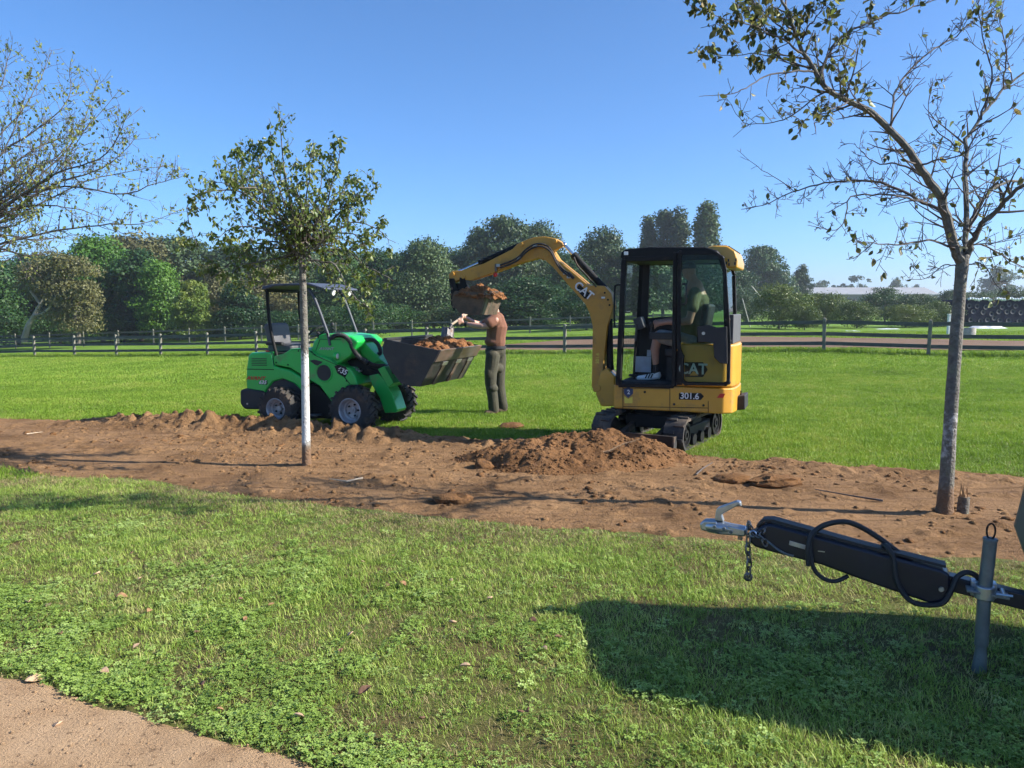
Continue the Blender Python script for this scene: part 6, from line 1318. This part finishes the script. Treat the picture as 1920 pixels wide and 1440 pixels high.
def clover(name, n, spread, h, s, seed):
    g = random.Random(seed); V = []; Fc = []
    for i in range(n):
        a = g.uniform(0, 6.283); r = spread*math.sqrt(g.random()); c = Vector((r*math.cos(a), r*math.sin(a), h*g.uniform(.5, 1.15))); a0 = g.uniform(0, 6.28); tilt = Vector((g.uniform(-.35, .35), g.uniform(-.35, .35), 0)); ss = s*g.uniform(.7, 1.25)
        for k in range(3):
            th = a0+k*2.094; d = Vector((math.cos(th), math.sin(th), 0)); e_ = Vector((-d.y, d.x, 0)); q = len(V)
            pts = [c, c+d*ss*.55-e_*ss*.42, c+d*ss*1.0-e_*ss*.3, c+d*ss*.93, c+d*ss*1.0+e_*ss*.3, c+d*ss*.55+e_*ss*.42]
            V += [p+Vector((0, 0, (p-c).dot(tilt)+ss*.12*(1 if i_ in (1, 5) else 0))) for i_, p in enumerate(pts)]; Fc += [(q, q+1, q+2, q+3), (q, q+3, q+4, q+5)]
        q = len(V); V += [c+Vector((.001, 0, 0)), c-Vector((.001, 0, 0)), Vector((c.x*.8, c.y*.8, 0))]; Fc.append((q, q+1, q+2))
    me = bpy.data.meshes.new(name); me.from_pydata([tuple(v) for v in V], [], Fc); me.materials.append(MATS['clover']); return bpy.data.objects.new(name, me)
def scatter(name, label, cat, protos, P, scale, tiltmax=.25):
    """geometry-node copies of the tufts on given points"""
    col = bpy.data.collections.new(name+'_tufts')
    for o in protos: col.objects.link(o)
    n = len(P); me = bpy.data.meshes.new(name); me.vertices.add(n); me.vertices.foreach_set('co', np.asarray(P, np.float32).ravel())
    a = me.attributes.new('rot', 'FLOAT_VECTOR', 'POINT'); rot = np.stack([rng.normal(0, tiltmax*.5, n), rng.normal(0, tiltmax*.5, n), rng.random(n)*6.283], -1).astype(np.float32); a.data.foreach_set('vector', rot.ravel())
    a = me.attributes.new('scl', 'FLOAT', 'POINT'); a.data.foreach_set('value', np.asarray(scale, np.float32))
    a = me.attributes.new('idx', 'INT', 'POINT'); a.data.foreach_set('value', rng.integers(0, len(protos), n).astype(np.int32))
    me.materials.append(protos[0].data.materials[0])
    o = bpy.data.objects.new(name, me); C.objects.link(o); tag(o, label, cat, kind='stuff')
    ng = bpy.data.node_groups.new(name, 'GeometryNodeTree'); ng.interface.new_socket('Geometry', in_out='INPUT', socket_type='NodeSocketGeometry'); ng.interface.new_socket('Geometry', in_out='OUTPUT', socket_type='NodeSocketGeometry')
    N = ng.nodes; Lk = ng.links; gi = N.new('NodeGroupInput'); go = N.new('NodeGroupOutput'); ci = N.new('GeometryNodeCollectionInfo'); ci.inputs['Collection'].default_value = col; ci.inputs['Separate Children'].default_value = True; ci.inputs['Reset Children'].default_value = True
    ip = N.new('GeometryNodeInstanceOnPoints'); ip.inputs['Pick Instance'].default_value = True
    def na(nm, ty): q = N.new('GeometryNodeInputNamedAttribute'); q.data_type = ty; q.inputs['Name'].default_value = nm; return [s for s in q.outputs if s.enabled][0]
    Lk.new(gi.outputs[0], ip.inputs['Points']); Lk.new(ci.outputs[0], ip.inputs['Instance']); Lk.new(na('idx', 'INT'), ip.inputs['Instance Index'])
    e2 = N.new('FunctionNodeEulerToRotation'); Lk.new(na('rot', 'FLOAT_VECTOR'), e2.inputs[0]); Lk.new(e2.outputs[0], ip.inputs['Rotation']); Lk.new(na('scl', 'FLOAT'), ip.inputs['Scale']); Lk.new(ip.outputs[0], go.inputs[0])
    md = o.modifiers.new('copies', 'NODES'); md.node_group = ng; return o
def on_lawn(x, y):
    return ~in_soil(x, y, -.02+0*x) & (y > path_y(x)-.03*fbm(x*14, y*14, 2, 77))
def sample(n, y0, y1, dens):
    """points over the lawn in the view (with a margin), thinning with distance"""
    y = y0+(y1-y0)*rng.random(n*4)**1.0; hw = .78*y+1.2; x = (rng.random(n*4)*2-1)*hw; w = dens(x, y)*hw/hw.max(); k = (rng.random(n*4) < w) & on_lawn(x, y)
    x, y = x[k], y[k]; return np.stack([x, y, tz(x, y)], -1)
def patchy(x, y): return fbm(x*1.1, y*1.1, 3, 401)
P = sample(26000, 1.9, 8.6, lambda x, y: .18+1.5*np.clip(patchy(x, y)-.28, 0, 1)); print('near grass', len(P))
scatter('near_grass', 'short uneven grass of the near lawn', 'grass', [tuft('grass_tuft', 18, .045, .031, .0034, 'grass', 500+k, .75) for k in range(6)], P, (.6+.8*rng.random(len(P)))*(.65+.8*fbm(P[:, 0]*.7, P[:, 1]*.7, 3, 411)))
P = sample(15000, 1.9, 8.6, lambda x, y: np.where(patchy(x, y) < .5, .98, .42)); scatter('dry_grass', 'dry yellowed grass in the thin patches of the near lawn', 'grass', [tuft('dry_tuft', 10, .045, .03, .003, 'dry_grass', 520+k, 1.0) for k in range(4)], P, .5+.8*rng.random(len(P)))
P = sample(30000, 1.9, 6.0, lambda x, y: .55*np.clip(3.2*(fbm(x*2.2, y*2.2, 4, 431)-.48), 0, 1)*sstep(2.6, .3, y-path_y(x))+.35*sstep(.35, .0, y-path_y(x))+.02); print('clover', len(P))
scatter('clover', 'patches of low clover along the sandy path', 'clover', [clover('clover_patch', 12, .055, .024, .0098, 540+k) for k in range(5)], P, .65+.6*rng.random(len(P)))
P = sample(60000, 7.2, 20, lambda x, y: .9+0*x); print('far grass', len(P))
scatter('lawn_grass', 'short mown grass of the lawn around the machines', 'grass', [tuft('lawn_tuft', 26, .11, .045, .007, 'lawn_grass', 560+k, .6, 2) for k in range(5)], P, .6+.7*rng.random(len(P)))
P = sample(60000, 20, 52, lambda x, y: np.where(in_track(x, y), 0, .9)) if 0 else sample(52000, 19, 50, lambda x, y: .9+0*x)
dd0 = np.maximum(33.5-.36*P[:, 0], 20)+.2; P = P[(P[:, 1] < dd0) | (P[:, 1] > dd0+11*sstep(-6, 6, P[:, 0])-.2)]
scatter('field_grass', 'mown grass stretching back past the fence', 'grass', [tuft('field_tuft', 26, .24, .055, .016, 'lawn_grass', 580+k, .6, 2) for k in range(5)], P, .6+.7*rng.random(len(P)))
q = rng.random(5200); fa, fb_ = FP[0], FP[-1]; ii = np.clip((q*(len(FP)-1)).astype(int), 0, len(FP)-2); fr_ = q*(len(FP)-1)-ii; fx2 = np.array([p.x for p in FP]); fy2 = np.array([p.y for p in FP]); x = fx2[ii]*(1-fr_)+fx2[ii+1]*fr_+rng.normal(0, .22, len(q)); y = fy2[ii]*(1-fr_)+fy2[ii+1]*fr_+rng.normal(.1, .25, len(q))
P = np.stack([x, y, tz(x, y)], -1); scatter('fence_grass', 'longer rough grass left uncut along the fence', 'grass', [tuft('rough_tuft', 22, .12, .19, .014, 'lawn_grass', 600+k, .6, 3) for k in range(4)], P, .5+.8*rng.random(len(P)))

P = sample(16000, 8.4, 22, lambda x, y: np.clip(4*(fbm(x*.5, y*.8, 4, 471)-.54), 0, .8)); print('yellow patches', len(P)); scatter('yellow_grass', 'yellowed patches in the mown lawn', 'grass', [tuft('yellow_tuft', 20, .11, .042, .007, 'dry_grass', 640+k, .8, 2) for k in range(4)], P, .5+.6*rng.random(len(P)))
xw = rng.uniform(-9, 6.5, 4200); yw = far_y(xw)+np.abs(rng.normal(0, .38, len(xw))); k_ = fbm(xw*.8, yw*.8, 3, 461) > .42; xw, yw = xw[k_], yw[k_]
xe = rng.uniform(-9, 6, 2600); ye = near_y(xe)-np.abs(rng.normal(0, .16, len(xe))); xw = np.concatenate([xw, xe]); yw = np.concatenate([yw, ye])
scatter('worn_grass', 'worn yellowish grass along the edges of the soil strip', 'grass', [tuft('worn_tuft', 16, .07, .035, .005, 'dry_grass', 620+k, 1.0, 2) for k in range(4)], np.stack([xw, yw, tz(xw, yw)], -1), .5+.7*rng.random(len(xw)))
# ------------------------------------------------------------------ haze

# ------------------------------------------------------------------ haze: the air between here and the horizon
def haze():
    m = bpy.data.materials.new('haze_air'); m.use_nodes = True; n = m.node_tree.nodes; n.clear()
    v = n.new('ShaderNodeVolumePrincipled'); v.inputs['Color'].default_value = (.80, .88, 1, 1); v.inputs['Density'].default_value = .00045; v.inputs['Anisotropy'].default_value = .2
    o_ = n.new('ShaderNodeOutputMaterial'); m.node_tree.links.new(v.outputs[0], o_.inputs['Volume']); MATS['haze_air'] = m
    b = MB(); b.box((0, 780, 13), (1900, 1660, 42)); o = b.build('haze', 'haze_air', smooth=0); tag(o, 'thin bluish haze lying over the fields', 'haze', kind='stuff')
haze()
